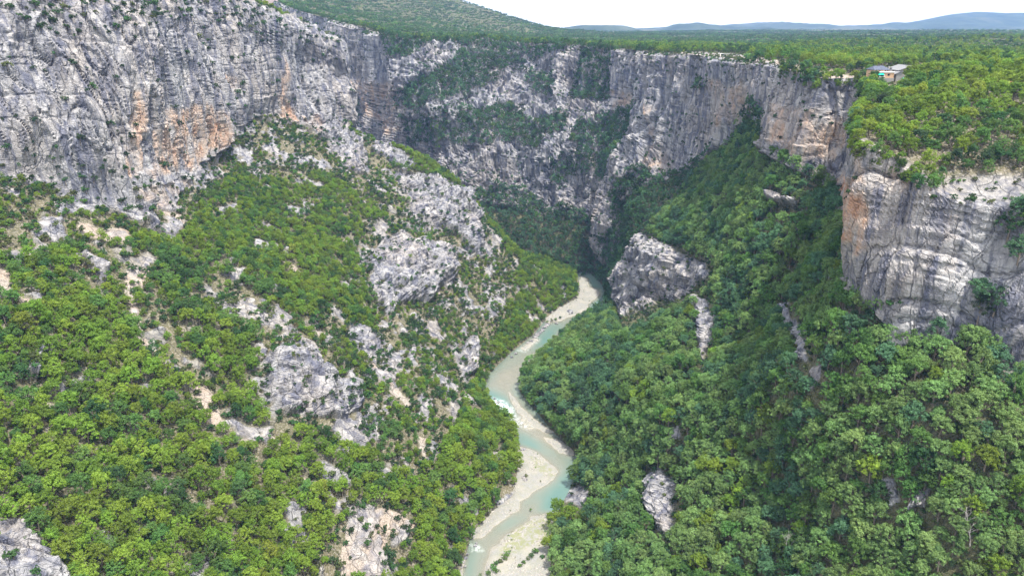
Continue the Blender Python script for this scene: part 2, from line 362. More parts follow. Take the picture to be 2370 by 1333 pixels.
# ------------------------------------------------------------------ lofted canyon walls
def cliff_relief(V, amp=1.0):
    """limestone relief along the surface normal, metres"""
    Wp = V+np.stack([noise(V, 22, 11), noise(V, 22, 12), noise(V, 22, 13)*.6], -1)*3.2
    big = noise(Wp, (60, 60, 120), 1)*8
    but = (1-np.abs(noise(Wp, (24, 24, 110), 2))*2)*5
    slab = np.round(noise(Wp, (19, 19, 75), 20)*2.5)/2.5*3.6
    rib = (1-np.abs(noise(Wp, (8, 8, 70), 3))*2)*2.0
    crack = -3.4*np.exp(-np.abs(noise(Wp, (13, 13, 170), 4))/.030) - 1.1*np.exp(-np.abs(noise(Wp, (80, 80, 14), 14))/.03)
    crack2 = -1.5*np.exp(-np.abs(noise(Wp, (5.5, 5.5, 44), 15))/.05)
    blk = .8*np.round(noise(Wp, (8, 8, 38), 16)*3)/3*2
    st = (V[..., 2]+V[..., 0]*.08+7*noise(V, 70, 17))/21.0
    lm = sstep(-.1, .3, noise(V, 60, 25))
    strata = ((st-np.floor(st))**2.5)*1.1*lm
    fine = noise(Wp, (3, 3, 6), 18)*.4+noise(V, 1.6, 19)*.2
    return amp*(big+but+slab+rib+crack+crack2+blk+strata+fine)
def build_wall(G, step, cliffpoly, outs, screes, side):
    cr = counts_for(G, 0, step); G1, pr = resample(G, 0, cr)
    cc = counts_for(G, 1, step*1.15); G2, pc = resample(G1, 1, cc)
    return G2, pr, pc
lwl = []   # left wall columns: back, rim, m1, m2, foot, s1, s2, s3, bank
def lcol(back, rim, m1, m2, foot, Yb=None, s=None, sag=(0, 0, 0)):
    bank = W(LBX(Yb), Yb, -0.3)
    if s is None:
        s = []
        for f, g in zip((.28, .55, .8), sag):
            p = foot+(bank-foot)*f; p[2] += g; s.append(p)
    und = bank+W(14, 0, -5)
    lwl.append([back, rim, m1, m2, foot, *s, bank, und])
lcol(W(-460, 0, 330), W(-350, 0, 300), W(-318, 0, 240), W(-300, 0, 205), W(-290, 0, 175), 20, sag=(4, 4, 2))
lcol(W(-440, 140, 330), W(-335, 140, 298), W(-300, 140, 240), W(-284, 140, 200), W(-275, 140, 172), 140, sag=(6, 6, 3))
lcol(W(-410, 270, 328), W(-315, 270, 296), W(-282, 262, 242), W(-268, 258, 200), W(-258, 250, 171), 245, sag=(4, 6, 3))
lcol(W(-385, 370, 325), W(-292, 360, 292), P(0, 50, 365), P(0, 250, 345), P(0, 430, 330), 315, sag=(0, 3, 2))
lcol(W(-350, 470, 322), W(-268, 450, 290), P(330, 40, 430), P(335, 270, 405), P(345, 490, 385), 385, sag=(3, -2, 2))
lcol(W(-330, 560, 315), W(-250, 540, 282), P(450, 40, 520), P(470, 220, 500), P(490, 385, 486), 480, sag=(4, 4, 1))
lcol(W(-310, 640, 300), P(545, 0, 590), P(600, 110, 600), P(625, 200, 600), P(640, 290, 600), 560, sag=(5, 4, 3))
lcol(W(-290, 720, 275), P(680, 56, 668), P(690, 140, 665), P(702, 220, 655), P(730, 315, 642), 615, sag=(6, 8, 6))
lcol(W(-270, 780, 240), P(776, 98, 705), P(786, 170, 702), P(797, 235, 698), P(802, 300, 685), 668, s=[P(925, 345, 675), P(1098, 452, 668), P(1140, 588, 655)])
lcol(W(-275, 820, 200), W(-188, 742, 212), W(-176, 746, 160), W(-168, 748, 110), W(-160, 750, 80), 705, s=[W(-105, 728, 62), W(-30, 722, 40), W(8, 706, 14)])
lcol(W(-300, 860, 100), W(-230, 820, 90), W(-200, 800, 60), W(-180, 790, 30), W(-160, 785, 10), 740, s=[W(-110, 765, 3), W(-50, 755, 0), W(0, 750, -3)])
GL = np.array(lwl).transpose(1, 0, 2)

rwl = []
def rcol(*pts, nod=False):
    pts = [P(*p) if not isinstance(p, np.ndarray) else p for p in pts]
    b = pts[-1]; d = b-pts[-2]; d[2] = 0; d /= np.linalg.norm(d)+1e-6
    rwl.append(pts+[b+d*12+W(0, 0, -5)])
B = lambda px, py: PZ(px, py, -.3)
rcol(W(-900, 1500, 330), W(-880, 1480, 290), W(-860, 1460, 250), W(-840, 1440, 210), W(-820, 1420, 160), W(-800, 1400, 110), W(-780, 1370, 60), W(-750, 1340, 10))
rcol((520, -28, 1200), (522, 40, 1190), (540, 120, 1180), (560, 200, 1170), (600, 260, 1160), (640, 320, 1150), (680, 380, 1140), (700, 420, 1130))
rcol((700, 28, 1080), (705, 90, 1075), (710, 160, 1070), (715, 230, 1060), (720, 290, 1050), (730, 350, 1040), (740, 400, 1020), (760, 440, 990))
rcol((785, 50, 1010), (785, 110, 1008), (788, 170, 1006), (790, 230, 998), (800, 290, 972), (810, 340, 948), (830, 400, 920), (860, 450, 890))
rcol((855, 68, 960), (855, 130, 972), (858, 190, 976), (862, 240, 955), (870, 290, 925), (880, 340, 900), (890, 400, 870), (910, 460, 840))
rcol((912, 86, 888), (915, 140, 880), (922, 200, 872), (928, 250, 864), (934, 300, 856), (945, 350, 838), (960, 420, 806), (980, 490, 770))
rcol((1000, 98, 885), (1005, 150, 862), (1008, 190, 838), (1008, 245, 812), (1010, 300, 806), (1015, 360, 790), (1030, 430, 768), (1060, 500, 742))
rcol((1105, 92, 900), (1105, 150, 866), (1108, 210, 836), (1110, 262, 812), (1112, 330, 790), (1115, 390, 782), (1120, 470, 750), (1140, 560, 716))
rcol((1230, 100, 880), (1230, 165, 862), (1232, 235, 845), (1235, 300, 806), (1235, 350, 780), (1238, 430, 768), (1245, 500, 740), (1260, 606, 698))
rcol((1340, 105, 840), (1340, 170, 826), (1342, 240, 812), (1345, 300, 775), (1348, 360, 756), (1352, 430, 748), (1360, 500, 728), (1362, 628, 684))
rcol((1420, 112, 800), (1418, 175, 788), (1415, 235, 782), (1412, 300, 768), (1405, 360, 748), (1398, 430, 728), (1394, 510, 706), (1392, 632, 676))
rcol((1500, 120, 700), (1495, 190, 696), (1485, 250, 692), (1475, 310, 686), (1455, 370, 678), (1444, 440, 668), (1432, 520, 656), (1404, 655, 652))
rcol((1600, 127, 620), (1598, 210, 613), (1595, 290, 607), (1585, 375, 600), (1530, 460, 580), (1480, 545, 567), (1446, 640, 562), B(1402, 700))
rcol((1700, 138, 545), (1700, 200, 541), (1700, 270, 537), (1695, 340, 533), (1640, 440, 515), (1570, 560, 500), (1510, 695, 505), B(1365, 738))
rcol((1790, 149, 455), (1780, 210, 449), (1768, 270, 446), (1762, 335, 444), (1720, 430, 438), (1665, 560, 428), (1580, 700, 430), B(1300, 785))
rcol((1880, 180, 400), (1875, 250, 397), (1868, 320, 394), (1862, 390, 392), (1812, 480, 384), (1745, 600, 368), (1600, 760, 372), B(1225, 850))
rcol((2008, 183, 385), (2000, 250, 383), (1985, 330, 380), (1950, 440, 372), (1905, 520, 350), (1845, 640, 330), (1680, 820, 328), B(1210, 912))
rcol((2005, 225, 320), (2002, 300, 320), (1997, 380, 320), (1990, 460, 318), (1935, 560, 308), (1865, 660, 300), (1740, 820, 298), B(1255, 962))
rcol((1984, 320, 250), (1970, 420, 248), (1964, 520, 246), (1968, 660, 244), (1930, 750, 240), (1850, 850, 240), (1690, 980, 262), B(1320, 1030))
rcol((2080, 372, 238), (2070, 480, 233), (2060, 610, 228), (2055, 812, 222), (2000, 900, 212), (1900, 1010, 215), (1720, 1130, 235), B(1336, 1095))
rcol((2200, 452, 226), (2200, 550, 222), (2200, 650, 218), (2200, 800, 212), (2150, 905, 200), (2050, 1050, 193), (1850, 1230, 204), B(1295, 1190))
rcol((2370, 476, 216), (2370, 590, 212), (2345, 700, 209), (2315, 860, 206), (2260, 965, 190), (2200, 1120, 178), (2000, 1333, 178), B(1268, 1333))
rcol(W(205, 165, 186), W(200, 164, 170), W(194, 163, 150), W(186, 162, 130), W(165, 155, 105), W(130, 140, 76), W(80, 140, 40), W(20, 150, -.3))
rcol(W(240, 60, 186), W(232, 60, 170), W(224, 60, 150), W(214, 60, 130), W(185, 60, 105), W(145, 60, 76), W(85, 60, 40), W(22, 60, -.3))
GR_ = np.array(rwl).transpose(1, 0, 2)

STEP = 3.7
BVHS = {}
def finish_wall(G, name, cliffpoly, outs, screes, bankfn, fw, vegs):
    cr = counts_for(G, 0, STEP); G1, pr = resample(G, 0, cr)
    cc = counts_for(G, 1, STEP*1.1); V, pc = resample(G1, 1, cc)
    # match the river edge
    nb = G.shape[0]-2; s0 = nb-4
    wgt = np.clip((pr-s0)/(nb-s0), 0, 1)**3
    jb = int(np.argmin(np.abs(pr-nb)))
    yb = V[jb, :, 1]; inside = (yb > 40) & (yb < 700)
    dx = np.where(inside, bankfn(yb)-V[jb, :, 0], 0)*(1-sstep(650, 690, yb))
    V[..., 0] += wgt[:, None]*dx[None, :]
    # smooth the control facets a little, never at the border
    n = normals(blur(V, 5)); 
    if name == 'L': pass
    px, py, f = project(V); wx, wy = warped(V, px, py, f=f)
    cl = sstep(-5, 4, polysd(wx, wy, cliffpoly)) if cliffpoly else 0
    rowp = pr[:, None]+0*pc[None, :]
    offs = (px < -200) | (px > 2570) | (py < -200)
    cl = np.where(offs, (rowp > fw[0]) & (rowp < fw[1]), cl)
    if name == 'R':
        cl = np.where((rowp > 6.2) & (py < 470), 1, cl)     # hidden feet behind the spur stay rock
    rock = cl*1.0; bul = np.zeros_like(rock); oid = np.full(rock.shape, -1)
    for k, (lab, poly, h) in enumerate(outs):
        a = polysd(wx, wy, poly); m = sstep(-2, 2, a)
        bul = np.maximum(bul, .75*h*np.round(sstep(-3, 30, a)*3+noise(V, 8, 63)*.5)/3*(.55+.45*sstep(-.3, .5, noise(V, 9, 60+k))))
        rock = np.maximum(rock, m); oid[a > 0] = k
    scr = np.zeros_like(rock)
    for poly in screes: scr = np.maximum(scr, sstep(-3, 3, polysd(wx, wy, poly)))
    # small rock showing through the scrub here and there
    pat = sstep(.02, .24, noise(V, (19, 19, 13), 31)+.55*noise(V, 5, 32))
    scrub = zone_scrub(px, py, name)
    if name == 'L': scrub = np.maximum(scrub, .9*sstep(.2, .34, noise(V, (16, 16, 16), 33)))
    rock2 = np.maximum(rock, pat*scrub)
    stain = np.zeros_like(rock)
    for poly, v in STAIN: stain = np.maximum(stain, v*sstep(-14, 16, polysd(wx+6*noise(V, 7, 41), wy+9*noise(V, 9, 42), poly)))
    veg = np.zeros_like(rock)
    for poly, v in vegs: veg = np.maximum(veg, v*sstep(-6, 3, polysd(wx, wy, poly)))
    # relief
    d = cliff_relief(V)*np.clip(cl+rock*.95, 0, 1)*np.where(veg > .5, .55, 1)
    if name == 'L': d = d*np.where(px < 330, 1-.85*np.exp(-((rowp-4)/.4)**2), 1)
    if name == 'R':
        wn = 1-sstep(300, 430, V[..., 1]); u_ = V[..., 0]*.5+V[..., 1]*.85+V[..., 2]*.28
        U = np.stack([u_, 0*u_, V[..., 2]*.09], -1)
        vc_ = -2.2*np.exp(-np.abs(noise(U, (5.5, 9, 9), 27))/.05)-3.0*np.exp(-np.abs(noise(U, (17, 9, 9), 28))/.03)+1.6*np.round(noise(U, (4.5, 9, 4), 29)*3)/3
        bd_ = -.55*np.exp(-np.abs(noise(np.stack([u_*.05, 0*u_, V[..., 2]], -1), (9, 9, 5.5), 30))/.05)
        d = d*(1-.62*wn)+(vc_+bd_)*wn*np.clip(cl, 0, 1)
        d = d*(1+.75*sstep(560, 700, V[..., 1])*(1-sstep(930, 1050, V[..., 1])))
    soft = noise(V, 70, 26)*(4 if name == 'R' else 3)+noise(V, 34, 21)*3.2+noise(V, 11, 22)*1.0+noise(V, 3.5, 23)*.3
    rk = rock2*(1-rock)*(.8+1.2*(1-np.abs(noise(V, (6, 6, 9), 24)*2)))
    # ground away from the river only
    edge = np.clip((nb-rowp)/.5, 0, 1)*np.clip(rowp/.15, 0, 1) if name == 'R' else np.clip((nb-rowp)/.5, 0, 1)
    damp = np.where(f < 2000, 1, 1)
    # relief grows where a cliff is near; outward = normal turned to the canyon
    out = n*(d*edge + (soft*(1-np.clip(cl, 0, 1)) + rk)*edge)[..., None]
    hor = n*W(1, 1, .35); hor /= np.linalg.norm(hor, axis=-1, keepdims=True)
    out = out + hor*(bul*edge)[..., None]
    V2 = V+out
    turf = (.85 if name == 'R' else .35)*(1-scrub*.6)
    return V2, dict(rock=rock2, scree=scr, stain=stain, veg=veg, cl=cl, turf=turf), oid, pr, pc
def zone_scrub(px, py, name):
    if name == 'L':
        z = sstep(-30, 30, polysd(px, py, [(340, 420), (520, 290), (640, 265), (800, 300), (900, 370), (960, 500), (870, 480), (760, 400), (640, 420), (560, 400), (480, 440), (420, 560), (300, 540), (0, 600), (0, 430)]))
        z = np.maximum(z, .9*sstep(-30, 30, polysd(px, py, [(840, 520), (1100, 480), (1200, 620), (1160, 760), (1080, 900), (1060, 1000), (960, 1120), (860, 1060), (700, 1000), (600, 940), (600, 800), (780, 720), (860, 760), (840, 640)])))
        z = np.maximum(z, .8*sstep(-20, 20, polysd(px, py, [(780, 1160), (960, 1180), (980, 1333), (700, 1400), (760, 1250)])))
        z = np.maximum(z, .55*sstep(-20, 20, polysd(px, py, [(180, 560), (360, 560), (420, 760), (560, 960), (420, 900), (300, 760), (200, 680)])))
        z = np.maximum(z, .8*sstep(-20, 20, polysd(px, py, [(480, 640), (640, 700), (860, 860), (760, 880), (600, 780), (440, 700)])))
        return np.maximum(z, .15)
    z = sstep(-20, 20, polysd(px, py, [(2130, 385), (2250, 390), (2370, 400), (2420, 480), (2370, 490), (2200, 470)]))
    z = np.maximum(z, .8*sstep(-20, 20, polysd(px, py, [(1890, 610), (1960, 620), (1990, 760), (1930, 800), (1890, 700)])))
    return np.maximum(z, .05)
def emit(Vg, A, oid, name, outs, pr, cut_rows):
    nr, nc = Vg.shape[:2]; V = Vg.reshape(-1, 3); F = grid_faces(nr, nc)
    # the sheet faces the canyon
    at = {k: A[k].reshape(-1) for k in ('rock', 'scree', 'stain', 'turf')}
    fo = oid.reshape(-1)[F]; fid = np.where((fo == fo[:, :1]).all(1), fo[:, 0], -1)
    rowp = np.repeat(pr[:-1], nc-1)
    cliffy = (A['cl'].reshape(-1)[F].mean(1) > .5)
    for k in range(len(outs)):       # one connected piece of rock each, crumbs go back to the slope
        m = np.where(fid == k)[0]
        if len(m) < 7: fid[m] = -1; continue
        lab = {}; par = list(range(len(m)))
        def find(a):
            while par[a] != a: par[a] = par[par[a]]; a = par[a]
            return a
        for a, q in enumerate(F[m].tolist()):
            for v in q:
                if v in lab: par[find(a)] = find(lab[v])
                else: lab[v] = a
        rt = np.array([find(a) for a in range(len(m))]); u, c = np.unique(rt, return_counts=True); fid[m[rt != u[np.argmax(c)]]] = -1
    objs = []
    for k, (lab, poly, h) in enumerate(outs):
        m = fid == k
        if m.sum() > 6:
            link('rock_outcrop', submesh('rock_outcrop', V, F[m], at, mat=MT), label=lab, cat='rock outcrop')
    m1 = (fid < 0) & cliffy; m2 = (fid < 0) & ~cliffy
    link('cliff', submesh('cliff', V, F[m1], at, mat=MT), kind='structure')
    link('hillside', submesh('hillside', V, F[m2], at, mat=MT), kind='structure')
    return V, F
VLg, AL, oidL, prL, pcL = finish_wall(GL, 'L', CLIFF_L, OUT_L, SCREE_L, LBX, (1, 4), [])
VRg, AR, oidR, prR, pcR = finish_wall(GR_, 'R', CLIFF_R, OUT_R, [], RBX, (-1, 3), VEG_FAR)
VL, FL = emit(VLg, AL, oidL, 'L', OUT_L, prL, None)
VR, FR = emit(VRg, AR, oidR, 'R', OUT_R, prR, None)
tick('walls %s %s' % (VLg.shape, VRg.shape))

# ------------------------------------------------------------------ plateau behind the right and far rims
rim = VRg[0]; nc = rim.shape[0]
dirs = {0: (-.4, 1), 1: (-.2, 1), 2: (-.1, 1), 3: (0, 1), 4: (0, 1), 5: (0, 1), 6: (0, 1), 7: (0, 1), 8: (.03, 1), 9: (.08, 1), 10: (.15, 1), 11: (.22, 1), 12: (.3, .95), 13: (.36, .93),
        14: (.44, .9), 15: (.52, .85), 16: (.62, .8), 17: (.78, .62), 18: (.86, .5), 19: (.9, .4), 20: (.95, .25), 21: (1, .08), 22: (1, -.1), 23: (1, -.4)}
ks = np.array(sorted(dirs)); dd = np.array([dirs[k] for k in ks], float); dd /= np.linalg.norm(dd, axis=1)[:, None]
DX = np.interp(pcR, ks, dd[:, 0]); DY = np.interp(pcR, ks, dd[:, 1]); L_ = np.hypot(DX, DY); DX /= L_; DY /= L_
dist = np.concatenate([np.arange(0, 60, 2.5), np.arange(60, 160, 5), np.arange(160, 400, 12), np.arange(400, 1000, 30), np.arange(1000, 2600, 80), [2600, 2900, 3300, 3800, 4500, 5500]])
sub = np.unique(np.concatenate([np.arange(0, nc, 2), [nc-1]]))
def zplat(X, Y):
    z = 216+3*np.sin(X/170+1)*np.sin(Y/240)
    z = z+np.clip((X-300)/900, 0, 1)*8
    z = z+150*np.exp(-(((X+760)/420)**2+((Y-1650)/620)**2))
    z = z+88*np.exp(-(((X+215)/(np.where(X > -215, 250, 420)))**2+((Y-2150)/520)**2))
    z = z+28*np.exp(-(((X+520)/300)**2+((Y-1050)/250)**2))
    return z
def near_z(X, Y): # the near right shoulder falls towards the camera
    return 217-24*np.clip((300-Y)/130, 0, 1)
PX_ = rim[sub, 0][None, :]+dist[:, None]*DX[sub][None, :]; PY_ = rim[sub, 1][None, :]+dist[:, None]*DY[sub][None, :]
ZP = np.where(PX_ > 60, np.minimum(zplat(PX_, PY_), zplat(PX_, PY_)+near_z(PX_, PY_)-217), zplat(PX_, PY_))
bl = sstep(0, 90, dist)[:, None]
PZZ = rim[sub, 2][None, :]*(1-bl)+ZP*bl
VP = np.stack([PX_, PY_, PZZ], -1)
VP[..., 2] += (noise(VP*W(1, 1, 0), 38, 51)*2.2+noise(VP*W(1, 1, 0), 12, 52)*.8)*np.clip(dist/12, 0, 1)[:, None]
VP[..., 2] += noise(VP*W(1, 1, 0), 160, 53)*5*np.clip(dist/300, 0, 1)[:, None]*np.clip((PY_-500)/600, 0, 1)
VP[0] = rim[sub]
ppx, ppy, pf = project(VP)
prock = np.clip((1-dist/7), 0, 1)[:, None]*np.ones_like(ppx)*np.where(noise(VP, 9, 54) > -.1, 1, .2)
prock = np.maximum(prock, sstep(-10, 10, polysd(ppx, ppy, [(2170, 412), (2300, 405), (2400, 410), (2500, 520), (2150, 480)]))*.8)
prock = np.maximum(prock, sstep(-3, 3, polysd(ppx, ppy, [(1560, 118), (1700, 126), (1800, 146), (1860, 160), (1860, 175), (1790, 155), (1600, 132)]))*.4)
pscr = np.maximum(sstep(.25, .5, noise(VP, 22, 55))*.4*np.where(VP[..., 1] > 700, .1, 1), sstep(-3, 3, polysd(ppx, ppy, [(1560, 120), (1700, 127), (1800, 140), (1900, 168), (2000, 178), (2000, 186), (1880, 180), (1790, 152), (1600, 133)])))
pv = np.where(VP[..., 0] < -100, .7, pscr)*np.clip((VP[..., 1]-900)/300, 0, 1)+pscr*(1-np.clip((VP[..., 1]-900)/300, 0, 1))
Fp = grid_faces(len(dist), len(sub))[:, ::-1]
link('plateau', np_mesh('plateau', VP.reshape(-1, 3), Fp, attrs=dict(rock=prock.ravel(), scree=np.clip(pscr, 0, 1).ravel(), stain=np.zeros(prock.size), turf=(sstep(350, 800, VP[..., 1])*.95).ravel()), smooth=True, mat=MT), kind='structure')
bvhP = BVHTree.FromPolygons([tuple(v) for v in VP.reshape(-1, 3)], [tuple(f) for f in Fp])

# ------------------------------------------------------------------ mountains on the horizon
def mountain_material():
    m, n, b = newmat('distant forest'); co = N(n, 'ShaderNodeNewGeometry').outputs['Position']
    a = tex(n, co, .012, 8, .65); c = tex(n, co, .003, 5, .6)
    col = mix(n, ramp(n, a, [(.35, 0), (.65, 1)]), (0.018, 0.032, 0.022), (0.045, 0.065, 0.035))
    col = mix(n, ramp(n, c, [(.55, 0), (.75, .5)]), col, (0.13, 0.13, 0.10))
    col = mix(n, attr(n, 'scree'), col, (0.42, 0.37, 0.32)); n.links.new(col, b.inputs[0]); return m
MM = mountain_material()
def mountain(name, ridge, Y, depth, base, step=14):
    rx = np.arange(ridge[0][0], ridge[-1][0], step); ry = np.interp(rx, [r[0] for r in ridge], [r[1] for r in ridge])
    pts = []; rows = 26
    for i in range(-6, rows):
        t = i/(rows-1); row = []
        for a, b_ in zip(rx, ry):
            top = P(a, b_, Y); 
            if i < 0: q = top+W(0, -i*depth*.15, i*22)
            else:
                yy = Y-depth*t; zz = base+(top[2]-base)*(1-t)**1.25
                q = W(top[0]*(yy/Y), yy, zz)
            row.append(q)
        pts.append(row)
    V = np.array(pts); tt = np.clip(np.arange(-6, rows)/(rows-1), 0, 1)[:, None]
    V[..., 2] += (1-np.abs(noise(V*W(1, 1, 0), 420, 70)*2))*34*np.sin(np.pi*np.clip(tt, 0, 1))**.8+noise(V*W(1, 1, 0), 120, 71)*9*(tt*.8+.2)
    px, py, f = project(V)
    sc_ = sstep(-2, 2, polysd(px, py+2*noise(V, 90, 3), [(1985, 87), (2080, 86), (2140, 89), (2230, 91), (2100, 94), (2000, 92)]))
    Fm = grid_faces(*V.shape[:2])
    link(name, np_mesh(name, V.reshape(-1, 3), Fm[:, ::-1], attrs=dict(scree=sc_.ravel()), smooth=True, mat=MM), kind='structure')
mountain('mountain', [(900, 92), (1300, 86), (1480, 80), (1560, 73), (1640, 66), (1700, 60), (1760, 55), (1820, 52), (1880, 59), (1940, 62), (2000, 62), (2100, 54), (2150, 44), (2200, 34), (2260, 28), (2330, 31), (2450, 30), (2700, 44), (3100, 70)], 5600, 1500, 205)
mountain('mountain', [(1360, 84), (1480, 80), (1530, 74), (1570, 64), (1612, 58), (1650, 64), (1700, 72), (1800, 79), (2000, 86), (2200, 92)], 4300, 700, 205)
mountain('mountain', [(1250, 90), (1330, 72), (1400, 69), (1470, 74), (1540, 84), (1600, 92)], 3700, 500, 206, 8)

# ------------------------------------------------------------------ river bed, gravel bars, water
BARS = [[(1346, 640), (1358, 645), (1365, 664), (1386, 674), (1388, 684), (1362, 704), (1360, 717), (1330, 730), (1292, 744), (1270, 748), (1255, 735), (1290, 705), (1330, 690), (1335, 660)],
        [(1205, 806), (1222, 796), (1236, 780), (1246, 786), (1216, 810)], [(1308, 762), (1296, 772), (1286, 786), (1292, 788), (1318, 764)],
        [(1212, 834), (1240, 816), (1262, 806), (1275, 812), (1228, 838)],
        [(1178, 905), (1186, 915), (1205, 938), (1240, 972), (1266, 990), (1290, 1000), (1262, 1003), (1234, 986), (1195, 950), (1178, 922)],
        [(1262, 1012), (1290, 1016), (1330, 1040), (1328, 1056), (1296, 1048), (1266, 1024)],
        [(1195, 1030), (1235, 1042), (1262, 1060), (1292, 1090), (1284, 1106), (1250, 1130), (1202, 1162), (1202, 1180), (1152, 1212), (1116, 1244), (1095, 1246), (1085, 1225), (1140, 1175), (1185, 1150)],
        [(1228, 1193), (1262, 1188), (1300, 1190), (1290, 1333), (1290, 1600), (1040, 1600), (1098, 1400), (1124, 1310), (1136, 1270), (1170, 1238), (1226, 1202)],
        [(1060, 1300), (1072, 1270), (1080, 1280), (1070, 1333), (1050, 1360)]]
SHALLOW = [([(1150, 860), (1215, 830), (1210, 870), (1180, 915), (1130, 895)], .75), ([(1185, 962), (1215, 958), (1275, 1010), (1290, 1040), (1240, 1020), (1200, 990)], .9), ([(1190, 1170), (1250, 1160), (1255, 1190), (1180, 1200)], .8),
           ([(1230, 1050), (1300, 1050), (1310, 1090), (1290, 1120), (1240, 1130)], .5), ([(1100, 1250), (1230, 1190), (1230, 1210), (1130, 1290)], .6), ([(1290, 745), (1350, 725), (1350, 750), (1280, 780)], .5), ([(1160, 840), (1230, 800), (1230, 820), (1170, 860)], .5),
           ([(1100, 1280), (1130, 1280), (1110, 1400), (1080, 1400)], .6)]
DEEP = [([(1358, 640), (1372, 645), (1386, 668), (1370, 668)], 1.2), ([(1362, 706), (1395, 685), (1395, 715), (1360, 728)], .9), ([(1225, 800), (1290, 750), (1310, 752), (1262, 800)], 1.0),
        ([(1118, 900), (1140, 905), (1185, 935), (1188, 962), (1150, 965), (1125, 930)], 1.15), ([(1200, 1008), (1215, 1008), (1250, 1026), (1240, 1040), (1205, 1030)], .9), ([(1260, 1150), (1295, 1100), (1345, 1060), (1330, 1130), (1290, 1190), (1235, 1180)], .85),
        ([(1190, 1185), (1230, 1170), (1160, 1230)], .5), ([(1075, 1290), (1100, 1280), (1090, 1400), (1060, 1400)], .6)]
bx = np.arange(-110, 140, 0.9); by = np.concatenate([np.arange(90, 480, .9), np.arange(480, 780, 1.3)])
BXg, BYg = np.meshgrid(bx, by); Q = np.stack([BXg, BYg, 0*BXg], -1)
qx, qy, qf = project(Q)
def bed(Q, qx, qy, k=1.0):
    jx = qx+2.2*noise(Q, 7, 80)+1.2*noise(Q, 2.5, 81); jy = qy+2.2*noise(Q, 7, 82)+1.0*noise(Q, 2.5, 83)
    h = np.full(qx.shape, -.95)+.35*noise(Q, 16, 91)+.2*noise(Q, 5, 92)
    for p, v in SHALLOW: h = np.maximum(h, -.95+v*sstep(-14, 14, polysd(jx, jy, p)))
    for p, v in DEEP: h = h-v*.95*sstep(-16, 22, polysd(jx, jy, p))
    bar = np.full(qx.shape, -40.)
    for p in BARS: bar = np.maximum(bar, polysd(jx, jy, p))
    h = np.where(bar > -6, np.maximum(h, np.where(bar > 0, bar*.09, bar*.2)), h)
    h = np.minimum(h, .75+.2*noise(Q, 9, 84))
    return h, bar
hb, bar = bed(Q, qx, qy)
hb = hb+noise(Q, 3.2, 85)*.16+noise(Q, 1.9, 86)*.10+noise(Q*W(1, 1, 0), (14, 3, 9), 94)*.14
Q[..., 2] = hb
vx = np.arange(-330, 190, 3.0); vy = np.arange(664, 930, 3.0); VX, VY = np.meshgrid(vx, vy)
VF = np.stack([VX, VY, 0*VX], -1); VF[..., 2] = -6+12*sstep(672, 715, VY+.12*VX)+22*sstep(730, 900, VY)+noise(VF, 24, 89)*2.5+noise(VF, 7, 90)*.7
zz0 = np.zeros(VF.shape[0]*VF.shape[1]); link('valley_floor', np_mesh('valley_floor', VF.reshape(-1, 3), grid_faces(*VF.shape[:2])[:, ::-1], attrs=dict(rock=zz0, scree=zz0, stain=zz0, turf=zz0+1), smooth=True, mat=MT), kind='structure')
def bed_material():
    m, n, b = newmat('river gravel'); co = N(n, 'ShaderNodeNewGeometry').outputs['Position']
    a = tex(n, co, 1.6, 8, .75); c = tex(n, co, .12, 5, .6); v = tex(n, co, 2.2, 2, .5, ttype='ShaderNodeTexVoronoi')
    col = mix(n, ramp(n, a, [(.3, 0), (.7, 1)]), (0.14, 0.138, 0.130), (0.30, 0.294, 0.282))
    col = mix(n, ramp(n, c, [(.45, 0), (.7, .5)]), col, (0.36, 0.32, 0.265))
    col = mix(n, ramp(n, a, [(.58, 0), (.66, .6)]), col, (0.15, 0.14, 0.115))
    col = mix(n, ramp(n, tex(n, co, .45, 6, .7), [(.52, 0), (.66, .45)]), col, (0.24, 0.22, 0.17))
    z = N(n, 'ShaderNodeSeparateXYZ'); n.links.new(co, z.inputs[0])
    wet = ramp(n, math_(n, 'ADD', z.outputs[2], .5), [(.54, 1), (.66, 0)])
    col = mix(n, math_(n, 'MULTIPLY', wet, .45), col, (0.33, 0.29, 0.20))
    gr = attr(n, 'grass'); gn = tex(n, co, .5, 7, .7)
    col = mix(n, math_(n, 'MULTIPLY', gr, ramp(n, gn, [(.42, 0), (.55, .8)])), col, (0.17, 0.18, 0.075))
    n.links.new(col, b.inputs[0])
    bm = N(n, 'ShaderNodeBump'); bm.inputs['Strength'].default_value = .6; bm.inputs['Distance'].default_value = .5
    n.links.new(a, bm.inputs['Height']); n.links.new(bm.outputs[0], b.inputs['Normal']); return m
grs = np.maximum(sstep(-6, 8, polysd(qx, qy, [(1180, 1230), (1235, 1200), (1300, 1195), (1300, 1290), (1240, 1260), (1180, 1290), (1150, 1290)])), .8*sstep(-6, 6, polysd(qx, qy, [(1225, 1055), (1262, 1070), (1290, 1100), (1268, 1112), (1235, 1085)])))
grs = np.maximum(grs, .25*(bar > 2))
link('gravel_bed', np_mesh('gravel_bed', Q.reshape(-1, 3), grid_faces(*Q.shape[:2])[:, ::-1], attrs=dict(grass=grs.ravel()), smooth=True, mat=bed_material()), kind='structure')
